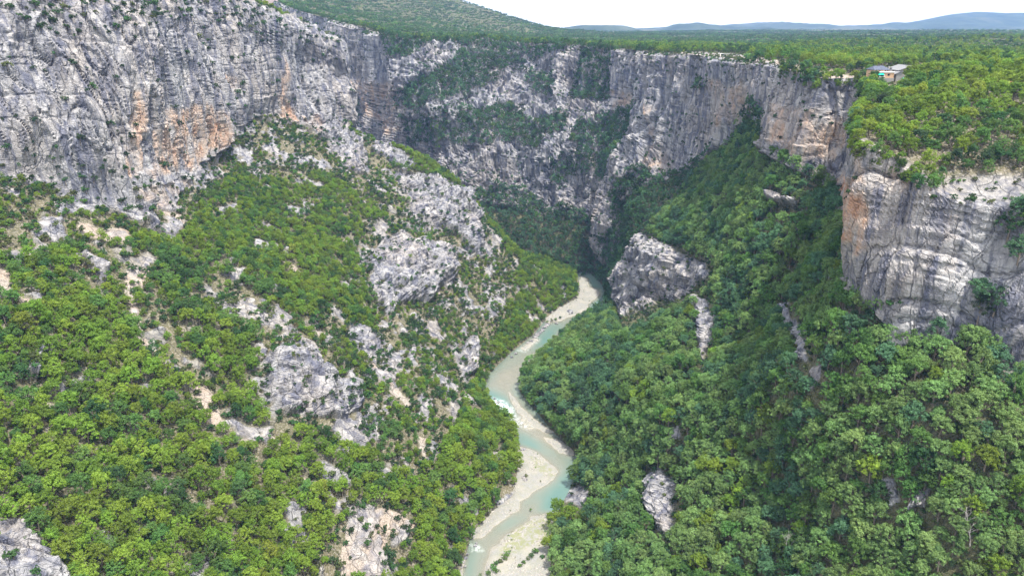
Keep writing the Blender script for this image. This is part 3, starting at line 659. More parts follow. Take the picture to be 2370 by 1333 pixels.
def water_material():
    m, n, b = newmat('river water'); co = N(n, 'ShaderNodeNewGeometry').outputs['Position']
    dep = attr(n, 'depth')
    r1 = tex(n, co, .9, 5, .65, (1, .55, 1)); 
    col = ramp(n, dep, [(0, (0.19, 0.185, 0.145)), (.3, (0.155, 0.185, 0.15)), (.65, (0.090, 0.158, 0.135)), (1, (0.035, 0.115, 0.108))])
    fo = attr(n, 'foam'); fn = tex(n, co, .45, 8, .75, (1, .5, 1))
    fm = math_(n, 'MULTIPLY', fo, ramp(n, fn, [(.44, 0), (.58, 1)]))
    col = mix(n, fm, col, (0.80, 0.86, 0.86)); n.links.new(col, b.inputs[0])
    b.inputs['Roughness'].default_value = .13; b.inputs['Specular IOR Level'].default_value = .5; b.inputs['IOR'].default_value = 1.333
    n.links.new(math_(n, 'MULTIPLY', fm, .5), b.inputs['Roughness'])
    rr = math_(n, 'ADD', math_(n, 'MULTIPLY', fm, .5), .12); n.links.new(rr, b.inputs['Roughness'])
    bm = N(n, 'ShaderNodeBump'); bm.inputs['Strength'].default_value = .35; bm.inputs['Distance'].default_value = .2
    n.links.new(r1, bm.inputs['Height']); n.links.new(bm.outputs[0], b.inputs['Normal'])
    tr = N(n, 'ShaderNodeBsdfTransparent'); ms = N(n, 'ShaderNodeMixShader')
    al = ramp(n, dep, [(0, .35), (.15, .65), (.6, .88), (1, .95)]); al = math_(n, 'MAXIMUM', al, fm)
    n.links.new(al, ms.inputs[0]); n.links.new(tr.outputs[0], ms.inputs[1]); n.links.new(b.outputs[0], ms.inputs[2])
    n.links.new(ms.outputs[0], n.nodes['Material Output'].inputs[0]); return m
Qw = np.stack([BXg, BYg, 0*BXg], -1)[::2, ::2]; dw = np.clip(-blur(hb, 2)[::2, ::2]/2.4, 0, 1)
px_, py_, _ = project(Qw)
foam = sstep(-6, 8, polysd(px_, py_, [(1126, 918), (1160, 925), (1190, 945), (1192, 968), (1150, 968), (1130, 945)]))
foam = np.maximum(foam, .6*sstep(-4, 6, polysd(px_, py_, [(1190, 962), (1215, 965), (1240, 990), (1215, 995), (1195, 980)])))
foam = np.maximum(foam, .5*sstep(-4, 4, polysd(px_, py_, [(1080, 1255), (1110, 1262), (1120, 1275), (1090, 1275)])))
foam = np.maximum(foam, .45*sstep(-4, 4, polysd(px_, py_, [(1195, 812), (1240, 780), (1250, 785), (1215, 815)])))
link('river', np_mesh('river', Qw.reshape(-1, 3), grid_faces(*Qw.shape[:2])[:, ::-1], attrs=dict(depth=dw.ravel(), foam=foam.ravel()), smooth=True, mat=water_material()), kind='structure')
# deep ground far below everything so no gap shows from the side
gnd = np.array([[-9000, -1500, -6], [9000, -1500, -6], [9000, 9000, -6], [-9000, 9000, -6]], float)
link('ground', np_mesh('ground', gnd, np.array([[0, 1, 2, 3]]), attrs=dict(rock=np.zeros(4), scree=np.zeros(4), stain=np.zeros(4)), mat=MT), kind='structure')
tick('part1')
# ------------------------------------------------------------------ trees
def make_crown(seed, nleaf, ls, kind='broad'):
    """leaf faces spread over lumpy lobes; crown diameter about 1, base of the tree at z=0"""
    r = np.random.default_rng(seed); lobes = []
    if kind == 'broad':
        nl = r.integers(7, 12)
        lobes.append((np.array([0, 0, .44]), .31))
        for i in range(nl):
            a = r.uniform(0, 2*math.pi); q = r.uniform(.16, .36); z = .17+.50*r.random()
            q *= 1.0-.6*max(0, (z-.38)/.3)
            lobes.append((np.array([q*math.cos(a), q*math.sin(a), z]), r.uniform(.12, .20)))
    elif kind == 'bush':
        for i in range(r.integers(4, 8)):
            a = r.uniform(0, 2*math.pi); q = r.uniform(.0, .3)
            lobes.append((np.array([q*math.cos(a), q*math.sin(a), .12+.22*r.random()]), r.uniform(.16, .27)))
    elif kind == 'clump':
        for i in range(14):
            a = r.uniform(0, 2*math.pi); q = r.uniform(.0, .45)
            lobes.append((np.array([q*math.cos(a), q*math.sin(a), .10+.10*r.random()]), r.uniform(.07, .13)))
    else:   # pine
        for i in range(9):
            t = i/8; lobes.append((np.array([r.normal()*.02, r.normal()*.02, .25+1.05*t]), .30*(1-t)**.8+.05))
    C = np.array([l[0] for l in lobes]); S = np.array([l[1] for l in lobes]); C = C*(np.array([r.uniform(.8, 1.15), r.uniform(.8, 1.15), 1]) if kind == 'broad' else 1); pr_ = S**2; pr_ /= pr_.sum()
    which = r.choice(len(lobes), nleaf, p=pr_)
    # twig clusters on every lobe, leaves inside each cluster
    ncl = max(24, nleaf//(30 if kind == 'broad' else 22)); wc = r.choice(len(lobes), ncl, p=pr_)
    dc = r.normal(size=(ncl, 3)); dc /= np.linalg.norm(dc, axis=1)[:, None]; dc[:, 2] = np.where(dc[:, 2] < -.35, -dc[:, 2], dc[:, 2])
    flat = np.array([1, 1, .82]) if kind != 'pine' else np.array([1, 1, .5])
    cc = C[wc]+dc*(S[wc]*r.uniform(.62, 1.12, ncl))[:, None]*flat
    k = r.integers(0, ncl, nleaf); rc = (.055 if kind == 'broad' else .06)*r.uniform(.7, 1.3, ncl)
    d = r.normal(size=(nleaf, 3)); d /= np.linalg.norm(d, axis=1)[:, None]
    c = cc[k]+d*(rc[k]*r.random(nleaf)**.4)[:, None]*np.array([1, 1, .7])
    n = .6*d+.5*dc[k]+.5*r.normal(size=(nleaf, 3))+np.array([0, 0, .45]); n /= np.linalg.norm(n, axis=1)[:, None]
    t1 = np.cross(n, r.normal(size=(nleaf, 3))); t1 /= np.linalg.norm(t1, axis=1)[:, None]; t2 = np.cross(n, t1)
    s = ls*r.uniform(.6, 1.35, nleaf)[:, None]
    V = np.stack([c-t1*s*.7, c-t2*s*.55+n*s*.12, c+t1*s*.85, c+t2*s*.55+n*s*.12], 1).reshape(-1, 3)
    F = np.arange(nleaf*4).reshape(-1, 4)
    lv = r.random(ncl)[k]*.65+r.random(nleaf)*.35
    return V, F, np.repeat(lv, 4)
def tube(pts, rads, k=5):
    V = []; F = []
    for (p, q) in zip(pts, rads):
        for j in range(k):
            a = 2*math.pi*j/k; V.append((p[0]+q*math.cos(a), p[1]+q*math.sin(a), p[2]))
    for i in range(len(pts)-1):
        for j in range(k):
            F.append((i*k+j, i*k+(j+1) % k, (i+1)*k+(j+1) % k, (i+1)*k+j))
    return V, F
def make_trunk(seed, kind='broad'):
    r = random.Random(seed); V = []; F = []
    def add(p, q, k=5):
        v, f = tube(p, q, k); o = len(V); V.extend(v); F.extend([tuple(i+o for i in t) for t in f])
    top = .48 if kind == 'broad' else (1.25 if kind == 'pine' else .2)
    lean = (r.uniform(-.05, .05), r.uniform(-.05, .05))
    add([(0, 0, -.18), (lean[0]*.4, lean[1]*.4, top*.3), (lean[0], lean[1], top*.65), (lean[0]*1.4, lean[1]*1.4, top)], [.034, .026, .018, .006])
    for i in range(5 if kind == 'broad' else 2):
        a = r.uniform(0, 6.28); z = top*r.uniform(.35, .75); q = r.uniform(.2, .36)
        add([(lean[0]*.7, lean[1]*.7, z), (q*.5*math.cos(a), q*.5*math.sin(a), z+.10), (q*math.cos(a), q*math.sin(a), z+.24)], [.014, .010, .004], 4)
    return np.array(V), np.array(F)
NSH = 7
def meshset(kind, tag, nleaf, ls, n):
    out = []
    for i in range(n):
        Vc, Fc, lv = make_crown(i*13+hash(kind) % 1 + {'broad': 1, 'bush': 2, 'pine': 3, 'clump': 4}[kind]*100, nleaf, ls, kind)
        Vt, Ft = make_trunk(i+5, kind)
        crown = np_mesh('crown', Vc, Fc, attrs=dict(lv=lv), mat=MLEAF)
        trunk = np_mesh('trunk', Vt, Ft, mat=MBARK, smooth=True)
        V = np.concatenate([Vc, Vt]); F = np.concatenate([Fc, Ft+len(Vc)])
        both = np_mesh(tag, V, F, attrs=dict(lv=np.concatenate([lv, np.zeros(len(Vt))])), mats=[MLEAF, MBARK], mi=np.concatenate([np.zeros(len(Fc)), np.ones(len(Ft))]))
        out.append((crown, trunk, both))
    return out
HI = meshset('broad', 'broadleaf_tree', 4600, .0215, NSH)
LO = meshset('broad', 'broadleaf_tree', 1300, .040, 5)
BU = meshset('bush', 'shrub', 900, .048, 5)
PI_ = meshset('pine', 'pine_tree', 900, .055, 2)
CLU = meshset('clump', 'tree_clump', 700, .032, 4)
# leaf colours (linear): name -> colour
PAL = dict(pale=(0.165, 0.250, 0.080), fresh=(0.165, 0.238, 0.030), yellowish=(0.20, 0.250, 0.034), mid=(0.100, 0.180, 0.042), deep=(0.056, 0.115, 0.036), bluish=(0.080, 0.165, 0.078), olive=(0.105, 0.125, 0.045),
           dark=(0.042, 0.075, 0.030), gold=(0.34, 0.22, 0.030), dry=(0.18, 0.14, 0.075))
WORD = dict(pale='pale green', fresh='bright green', yellowish='yellow green', mid='mid green', deep='deep green', bluish='blue green', olive='olive green', dark='dark green', gold='golden yellow', dry='brownish')

# sampling ------------------------------------------------------------------
def cells(Vg):
    a = Vg[:-1, :-1]; b = Vg[1:, :-1]; c = Vg[1:, 1:]; d = Vg[:-1, 1:]
    cr = np.cross(c-a, d-b); ar = np.linalg.norm(cr, axis=-1)*.5
    return (a+b+c+d)/4, ar, np.abs(cr[..., 2])/np.maximum(2*ar, 1e-9)
def cellmean(A): return (A[:-1, :-1]+A[1:, :-1]+A[1:, 1:]+A[:-1, 1:])/4
def dart(pts, rad, order=None, k=.62):
    """keeps points at least k*(ri+rj) apart; big first"""
    cell = 6.0; H = {}; keep = []
    P3 = pts.tolist(); Rr = rad.tolist()
    for i in range(len(P3)):
        x, y, z = P3[i]; r0 = Rr[i]; cx, cy, cz = int(x//cell), int(y//cell), int(z//cell); ok = True
        for ax in (cx-1, cx, cx+1):
            for ay in (cy-1, cy, cy+1):
                for az in (cz-1, cz, cz+1):
                    for j in H.get((ax, ay, az), ()):
                        q = P3[j]; m = k*(r0+Rr[j])
                        if (q[0]-x)**2+(q[1]-y)**2+(q[2]-z)**2 < m*m: ok = False; break
                    if not ok: break
                if not ok: break
            if not ok: break
        if ok: keep.append(i); H.setdefault((cx, cy, cz), []).append(i)
    return np.array(keep, int)
def sample(C, wgt, n):
    p = wgt.ravel().astype(float); s = p.sum(); idx = RNG.choice(p.size, n, p=p/s); return idx
TREES = []   # dict arrays
def frame_ok(px, py, m=420): return (px > -m*.7) & (px < 2370+m*1.3) & (py > -m*.6) & (py < 1333+m)

def in_poly(px, py, poly): return polysd(px, py, poly) > 0
# ---- keep tall trees from standing right in front of the small outcrops
def front_clear(px, py, f, outs):
    m = np.ones(px.shape)
    for lab, poly, h in outs:
        for sh in (.35, .8, 1.2):
            m = np.where(polysd(px, py-sh*9*FPX/f*.8, poly) > -8, 0, m)
    return m
# ---- left slope
C, ar, nz = cells(VLg); cl = cellmean(AL['cl']); rk = cellmean(AL['rock']); scr = cellmean(AL['scree'])
rowc = (prL[:-1]+prL[1:])[:, None]/2+0*ar
px, py, f = project(C); fo = frame_ok(px, py)
scrubL = zone_scrub(px, py, 'L')
below = (rowc < 8.0) & (C[..., 2] > .6)
outm = cellmean((oidL >= 0).astype(float)) > .5
dens = ar*fo*below*(cl < .3)*(~outm)*(scr+.5*noise(C, 7, 35) < .28)
def choose(cols, probs, n): return RNG.choice(len(cols), n, p=np.array(probs)/sum(probs)), cols
def add_set(region, idx, C, px, py, f, dia, colsel, kind):
    c = C.reshape(-1, 3)[idx]; TREES.append(dict(region=region, kind=kind, pos=c, dia=dia, px=px.ravel()[idx], py=py.ravel()[idx], f=f.ravel()[idx], col=colsel))
def pick(cands, dens_noise):
    """colour names by a clustered field so groves share a hue"""
    names, th = cands; return np.array(names)[np.searchsorted(th, dens_noise)]
def grow(region, C, wt, px, py, f, n, dlo, dhi, colnames, colth, kind, k=.62, seed=0, lift=0, zone=None):
    idx = sample(C, wt, n); c = C.reshape(-1, 3)[idx]
    dia = RNG.uniform(dlo, dhi, n)*(1+.25*noise(c, 30, 90+seed))
    if zone is not None: dia = dia*zone.ravel()[idx]
    o = np.argsort(-dia); idx = idx[o]; c = c[o]; dia = dia[o]
    kk = dart(c, dia/2, k=k); idx = idx[kk]; c = c[kk]; dia = dia[kk]
    fld = noise(c, 42, 95+seed)*.55+noise(c, 13, 97+seed)*.35+RNG.normal(size=len(c))*.26
    col = np.array(colnames)[np.searchsorted(colth, fld)]
    TREES.append(dict(region=region, kind=kind, pos=c, dia=dia, px=px.ravel()[idx], py=py.ravel()[idx], f=f.ravel()[idx], col=col))
    tick(f'{region} {kind} {len(c)}')
clear = noise(C, (16, 16, 16), 33)
szone = 1.12-.32*sstep(250, 520, C[..., 1])*1.0
szone = szone*(1-.38*sstep(.2, .7, scrubL))*np.where(rowc < 5, .8, 1)
grow('left slope', C, dens*front_clear(px, py, f, [OUT_L[i] for i in (2, 4, 5, 7, 9)])*np.where(scrubL+.35*noise(C, 24, 44) > .38, .09, 1)*(rk < .5)*np.where((clear > .22), .10, 1), px, py, f, 54000, 4.4, 9.2,
     ['deep', 'mid', 'fresh', 'fresh', 'yellowish', 'yellowish'], [-.55, -.22, .12, .62, 1.25], 'tree', k=.50, seed=1, zone=szone)
grow('left slope', C, dens*np.where(scrubL > .4, .7, .55)*np.where(rk > .5, .3, 1)+ar*fo*outm*.5*(noise(C, 9, 43) > .1)+ar*fo*below*(cl < .3)*.3*(scr > .35)+dens*(scrubL > .4)*2.4*(noise(C, (15, 15, 9), 45) > .08), px, py, f, 15000, 1.6, 6.4,
     ['dark', 'deep', 'olive', 'mid', 'fresh', 'dry'], [-.25, .1, .35, .6, .95], 'shrub', k=.50, seed=2)
# ---- shrubs on the left cliff, gathered on its ledges
ledge = sstep(.1, .5, noise(C, (26, 26, 8), 34))*.9+.12
topband = sstep(-20, 20, polysd(px, py, [(0, -10), (540, -10), (640, 45), (790, 115), (700, 110), (560, 60), (380, 60), (280, 90), (150, 90), (0, 30)]))
lowband = sstep(-20, 30, polysd(px, py, [(0, 330), (200, 330), (340, 420), (360, 540), (0, 440)]))
wc = ar*fo*(cl > .5)*(ledge*.28+.9*topband+.9*lowband)*np.clip(nz*2.2, .05, 1)
grow('left cliff', C, wc, px, py, f, 2100, 1.8, 7.4, ['dark', 'deep', 'olive', 'dry'], [.0, .35, .9], 'shrub', k=.7, seed=3)
# ---- right wall and slope
C, ar, nz = cells(VRg); cl = cellmean(AR['cl']); rk = cellmean(AR['rock']); veg = cellmean(AR['veg']); px, py, f = project(C); fo = frame_ok(px, py)
rowc = (prR[:-1]+prR[1:])[:, None]/2+0*ar
outm = cellmean((oidR >= 0).astype(float)) > .5
scrubR = zone_scrub(px, py, 'R')
near = np.maximum(1-sstep(500, 640, C[..., 1]), 0)
# blue green in the far gorge, fresher towards the camera
slope = ar*fo*(cl < .3)*(~outm)*(rowc < 7.02)*(C[..., 2] > .6)*(C[..., 1] < 1000)
ez = 1.08-.22*sstep(330, 600, C[..., 1])
grow('right slope', C, slope*front_clear(px, py, f, OUT_R)*np.where(C[..., 1] < 560, 1, 0)*np.where(scrubR > .4, .25, 1)*np.where(noise(C, 16, 36) > .42, .15, 1), px, py, f, 56000, 5.4, 10.4,
     ['dark', 'deep', 'bluish', 'mid', 'pale', 'fresh', 'yellowish', 'gold'], [-1.05, -.78, -.28, -.05, .50, .85, 1.3], 'tree', k=.50, seed=4, zone=ez)
grow('far gorge', C, slope*np.where(C[..., 1] >= 560, 1, 0)+2.2*ar*fo*(veg > .4)*np.clip(veg, 0, 1)*(~outm), px, py, f, 24000, 6.5, 11,
     ['dark', 'deep', 'bluish', 'bluish', 'mid', 'fresh'], [-.55, -.05, .2, .5, 1.0], 'tree', k=.48, seed=5)
led = sstep(.05, .45, noise(C, (30, 30, 10), 37))*.9+.10
grow('far cliff', C, ar*fo*(cl > .5)*(veg < .4)*led*np.clip(nz*2.5-.2, .03, 1)*np.where((C[..., 0] > 120) & (C[..., 1] < 500), .35, 1), px, py, f, 5200, 1.8, 5.2,
     ['dark', 'deep', 'bluish', 'olive'], [.0, .4, .8], 'shrub', k=.65, seed=6)
grow('right slope', C, (slope*np.where(C[..., 1] < 560, 1, 0)+ar*fo*outm*.12*(nz > .3)), px, py, f, 9000, 2.4, 4.6, ['dark', 'olive', 'deep', 'mid', 'dry'], [-.2, .1, .45, .9], 'shrub', k=.62, seed=7)
sh_ = ar*fo*(rowc < .45)*(nz > .3)*(C[..., 0] > 60)
grow('plateau edge', C, sh_*(C[..., 1] < 430)*(polysd(px, py, [(2170, 408), (2450, 400), (2450, 520), (2170, 500)]) < 0), px, py, f, 700, 3.6, 7.0, ['deep', 'mid', 'fresh', 'yellowish'], [-.5, -.1, .4], 'tree', k=.5, seed=14)
grow('plateau edge', C, ar*fo*(rowc < .5)*(nz > .25), px, py, f, 2400, 1.6, 4.0, ['dark', 'olive', 'deep', 'mid'], [-.2, .1, .5], 'shrub', k=.55, seed=15)
# ---- plateau
VPg = VP; C, ar, nz = cells(VPg); px, py, f = project(C); fo = frame_ok(px, py, 380)
bare = cellmean(prock)*.0+sstep(-4, 4, polysd(px, py, [(1560, 116), (1700, 122), (1800, 136), (1900, 162), (2012, 172), (2020, 190), (1880, 184), (1790, 158), (1600, 136)]))
bare = np.maximum(bare, sstep(-6, 6, polysd(px, py, [(2180, 408), (2300, 404), (2420, 405), (2500, 520), (2160, 480)])))
bare = np.maximum(bare, sstep(-2, 3, polysd(px, py, [(2012, 172), (2144, 150), (2146, 182), (2096, 196), (2040, 190)])))
dr = np.minimum.accumulate(np.ones_like(C[..., 0]), 0)*dist[:-1, None]
bare = np.maximum(bare, sstep(-1, 2, polysd(px, py, [(2006, 158), (2100, 150), (2104, 214), (2060, 222), (2020, 204)])))
d1 = ar*fo*(1-bare)*(dr > np.where(C[..., 0] > 150, .8, 3))
nearp = (C[..., 1] < 470) & (C[..., 0] > 60)
grow('plateau edge', C, d1*nearp*np.where(noise(C, 14, 38) > .36, .25, 1), px, py, f, 16000, 4.6, 8.2,
     ['dark', 'deep', 'mid', 'fresh', 'fresh', 'yellowish', 'gold'], [-.75, -.42, -.1, .15, .4, 1.1], 'tree', k=.55, seed=8)
midp = ~nearp & (C[..., 1] < 1000)
grow('plateau', C, d1*midp, px, py, f, 70000, 4.2, 7.5,
     ['dark', 'deep', 'mid', 'fresh', 'fresh', 'yellowish'], [-.7, -.35, -.05, .2, .6], 'tree', k=.56, seed=9)
grow('plateau edge', C, ar*fo*(dr > 1)*(dr < 200)*(bare*.5+.25), px, py, f, 8000, 1.5, 3.4, ['dark', 'olive', 'olive', 'mid', 'dry'], [-.3, .0, .3, .8], 'shrub', k=.62, seed=10)
vc, var_, _n = cells(VF); vpx, vpy, vf_ = project(vc)
grow('far gorge', vc, var_*frame_ok(vpx, vpy)*(vc[..., 2] > 1.2), vpx, vpy, vf_, 3000, 5, 8.5, ['dark', 'deep', 'bluish', 'mid'], [-.3, .1, .6], 'tree', k=.55, seed=12)
farp = (C[..., 1] >= 1000) & (C[..., 1] < 3300)
hill = np.clip((C[..., 2]-235)/30, 0, 1)
grow('hill', C, ar*fo*farp*np.where(hill > .3, .9*np.where(noise(C, 50, 39) > .3, .45, 1), 1), px, py, f, 130000, 8, 15,
     ['dark', 'deep', 'deep', 'mid', 'olive'], [-.5, -.1, .25, .65], 'clump', k=.50, seed=11)

# bushes on the gravel bars
bp = [(1286, 741, 5), (1276, 744, 4.5), (1297, 737, 4.5), (1268, 747, 4), (1172, 1283, 4.2), (1166, 1292, 4.4), (1158, 1300, 4.4), (1148, 1308, 4.4), (1141, 1318, 4.6), (1132, 1330, 4.6), (1150, 1326, 4), (1218, 1103, 3.4),
      (1232, 1287, 4.6), (1240, 1278, 5), (1212, 1303, 3.6), (1205, 1312, 3.2), (1222, 1296, 3), (1255, 1290, 4.4), (1112, 1340, 4.2), (1228, 1180, 2)]
bpos = np.array([PZ(a, b, .45) for a, b, c in bp]); q_ = project(bpos)
TREES.append(dict(region='gravel bar', kind='shrub', pos=bpos, dia=np.array([c for *_, c in bp]), px=q_[0], py=q_[1], f=q_[2], col=np.array(['mid', 'olive', 'deep', 'mid', 'mid']*4)))

cx_ = RNG.uniform(-60, 100, 9000); cy_ = RNG.uniform(235, 660, 9000); TQ0 = np.stack([cx_, cy_, 0*cx_], 1); qa, qb, qf0 = project(TQ0); h0, b0 = bed(TQ0, qa, qb)
ok0 = (h0 > .3) & (noise(TQ0, 9, 96) > .22) & (b0 > 1.5); TQ0[:, 2] = h0-.1; kk0 = dart(TQ0[ok0], np.full(ok0.sum(), 1.2), k=1.0)[:150]; T1 = TQ0[ok0][kk0]; q1 = project(T1)
TREES.append(dict(region='gravel bar', kind='shrub', pos=T1, dia=RNG.uniform(.5, 1.6, len(T1)), px=q1[0], py=q1[1], f=q1[2], col=RNG.choice(['olive', 'mid', 'dry', 'deep'], len(T1))))
# ---- individuals and stuff
ALL = {k: np.concatenate([t[k] for t in TREES]) for k in ('pos', 'dia', 'px', 'py', 'f', 'col')}
ALL['region'] = np.concatenate([[t['region']]*len(t['px']) for t in TREES]); ALL['kind'] = np.concatenate([[t['kind']]*len(t['px']) for t in TREES])
inframe = (ALL['px'] > 8) & (ALL['px'] < 2362) & (ALL['py'] > 8) & (ALL['py'] < 1345)
# only what the lens can see: cast towards the camera
bvhL = BVHTree.FromPolygons(VL[::1].tolist(), FL.tolist()); bvhR = BVHTree.FromPolygons(VR.tolist(), FR.tolist())
def seen(p, h):
    q = Vector(p)+Vector((0, 0, h)); d = Vector((0, 0, CAMZ))-q; L = d.length; d.normalize()
    for b in (bvhL, bvhR, bvhP):
        if b.ray_cast(q+d*1.5, d, L)[0] is not None: return False
    return True
def best(kind, n):
    m = np.where(inframe & (ALL['kind'] == kind))[0]; s = ALL['dia'][m]/ALL['f'][m]; m = m[np.argsort(-s)]
    out = []
    for i in m:
        if seen(ALL['pos'][i], ALL['dia'][i]*.6): out.append(i)
        if len(out) >= n: break
    return np.array(out)
LANDL = [('the bottom left rock shelf', 60, 1270), ('the left edge scree', 50, 700), ('the white rock pinnacle', 75, 855), ('the upper scree gully', 315, 665), ('the lower scree gully', 350, 840),
         ('the fan shaped scree', 490, 930), ('the pale footpath', 395, 1130), ('the nearest grey outcrop', 730, 890), ('the orange bare scar', 870, 1270), ('the white gravel bar', 1200, 1090),
         ('the pale middle outcrop', 960, 630), ('the left cliff foot', 340, 540), ('the rapids', 1150, 930), ('the bare strip at left', 120, 955), ('the narrow riverside rib', 1080, 830), ('the rock nose', 1110, 540)]
LANDR = [('the round rock knob', 1338, 1145), ('the dark streaked bluff', 1525, 1165), ('the leaning white slab', 2065, 1135), ('the grey slab', 2135, 1155), ('the tall right cliff', 2200, 760), ('the slanting rock fin', 1840, 770),
         ('the upright rock fin', 1630, 770), ('the rapids', 1180, 940), ('the large pale rock face', 1540, 640), ('the small white tooth', 1887, 870)]
LANDP = [('the bare rock ledge', 2280, 440), ('the peach house', 2050, 185), ('the grey barn', 2112, 170), ('the orange stained cliff edge', 1985, 330), ('the reddish shed', 2333, 214)]
LANDC = [('the orange cliff cave', 470, 310), ('the cliff nose', 785, 180), ('the left cliff foot', 340, 500), ('the top left corner', 0, 0), ('the grey cliff slab at left', 100, 220)]
def landmark(reg, px, py):
    Ls = LANDC if reg == 'left cliff' else LANDL if reg.startswith('left') else LANDP if reg.startswith('plateau') else LANDR if reg.startswith('right') else None
    if reg == 'gravel bar': return 'on the gravel bar'
    if Ls is None: Ls = [('the tall right cliff', 2200, 700), ('the large pale rock face', 1540, 640), ('the far gravel bar', 1330, 690)]
    nm, lx, ly = min(Ls, key=lambda l: (l[1]-px)**2+((l[2]-py)*1.2)**2); dx, dy = px-lx, py-ly; q = math.hypot(dx, dy)
    far_ = 'far ' if q > 230 else 'well ' if q > 130 else 'just '
    r = ('below' if dy > 0 else 'above') if abs(dy) > abs(dx)*1.3 else (('right of' if dx > 0 else 'left of') if abs(dx) > abs(dy)*1.3 else ('below right of' if dx > 0 else 'below left of') if dy > 0 else ('above right of' if dx > 0 else 'above left of'))
    return far_+r+' '+nm
def size_word(d, kind):
    return ('tall' if d > 8.4 else 'medium sized' if d > 6.8 else 'small') if kind == 'tree' else ('large' if d > 3.9 else 'low')
protos = {}
SEENL = set()
def individual(i, kind, nm, mesh, cat):
    r0 = bpy.data.objects.new(nm, None); COL.objects.link(r0); r0.location = ALL['pos'][i]
    d = ALL['dia'][i]; a = RNG.uniform(0, 6.28); r0.rotation_euler = (RNG.normal()*.06, RNG.normal()*.06, a); h = RNG.uniform(.95, 1.35)
    r0.scale = (d*RNG.uniform(.9, 1.1), d*RNG.uniform(.9, 1.1), d*h)
    lm = landmark(ALL['region'][i], ALL['px'][i], ALL['py'][i]); c = ALL['col'][i]
    dd_ = np.hypot(ALL['px'][NBR]-ALL['px'][i], (ALL['py'][NBR]-ALL['py'][i]))+1e3*((NBR == i) | (ALL['col'][NBR] == c))
    base = f"{size_word(d, kind)} {WORD[c]} {cat} {lm}"; lab = base
    for j in NBR[np.argsort(dd_)[:7]]:
        ex = ALL['px'][j]-ALL['px'][i]; ey = ALL['py'][j]-ALL['py'][i]
        rel = ('left of' if ex > 0 else 'right of') if abs(ex) > abs(ey) else ('above' if ey > 0 else 'below'); wj = WORD[ALL['col'][j]]
        for t in (f", {rel} {'an' if wj[0] == 'o' else 'a'} {wj} one", f", {rel} a {size_word(ALL['dia'][j], kind).split()[0]} {wj} one"):
            cand = base+t
            if len(cand.split()) > 16: cand = base.replace(' green', '')+t
            if len(cand.split()) <= 16 and cand not in SEENL: lab = cand; break
        if lab != base: break
    SEENL.add(lab); r0['label'] = lab
    r0['category'] = cat; r0['group'] = f"{cat}s of the {ALL['region'][i]}"
    for me, pn in ((mesh[0], 'crown'), (mesh[1], 'trunk')):
        o = bpy.data.objects.new(pn, me); COL.objects.link(o); o.parent = r0; o['leaf'] = PAL[c]
    return r0
used = np.zeros(len(ALL['px']), bool)
bt = best('tree', 300); bs = best('shrub', 300)
NBR = bt
for i in bt: individual(i, 'tree', 'broadleaf_tree', HI[i % NSH], 'tree'); used[i] = True
NBR = bs
for i in bs: individual(i, 'shrub', 'shrub', BU[i % 5], 'shrub'); used[i] = True

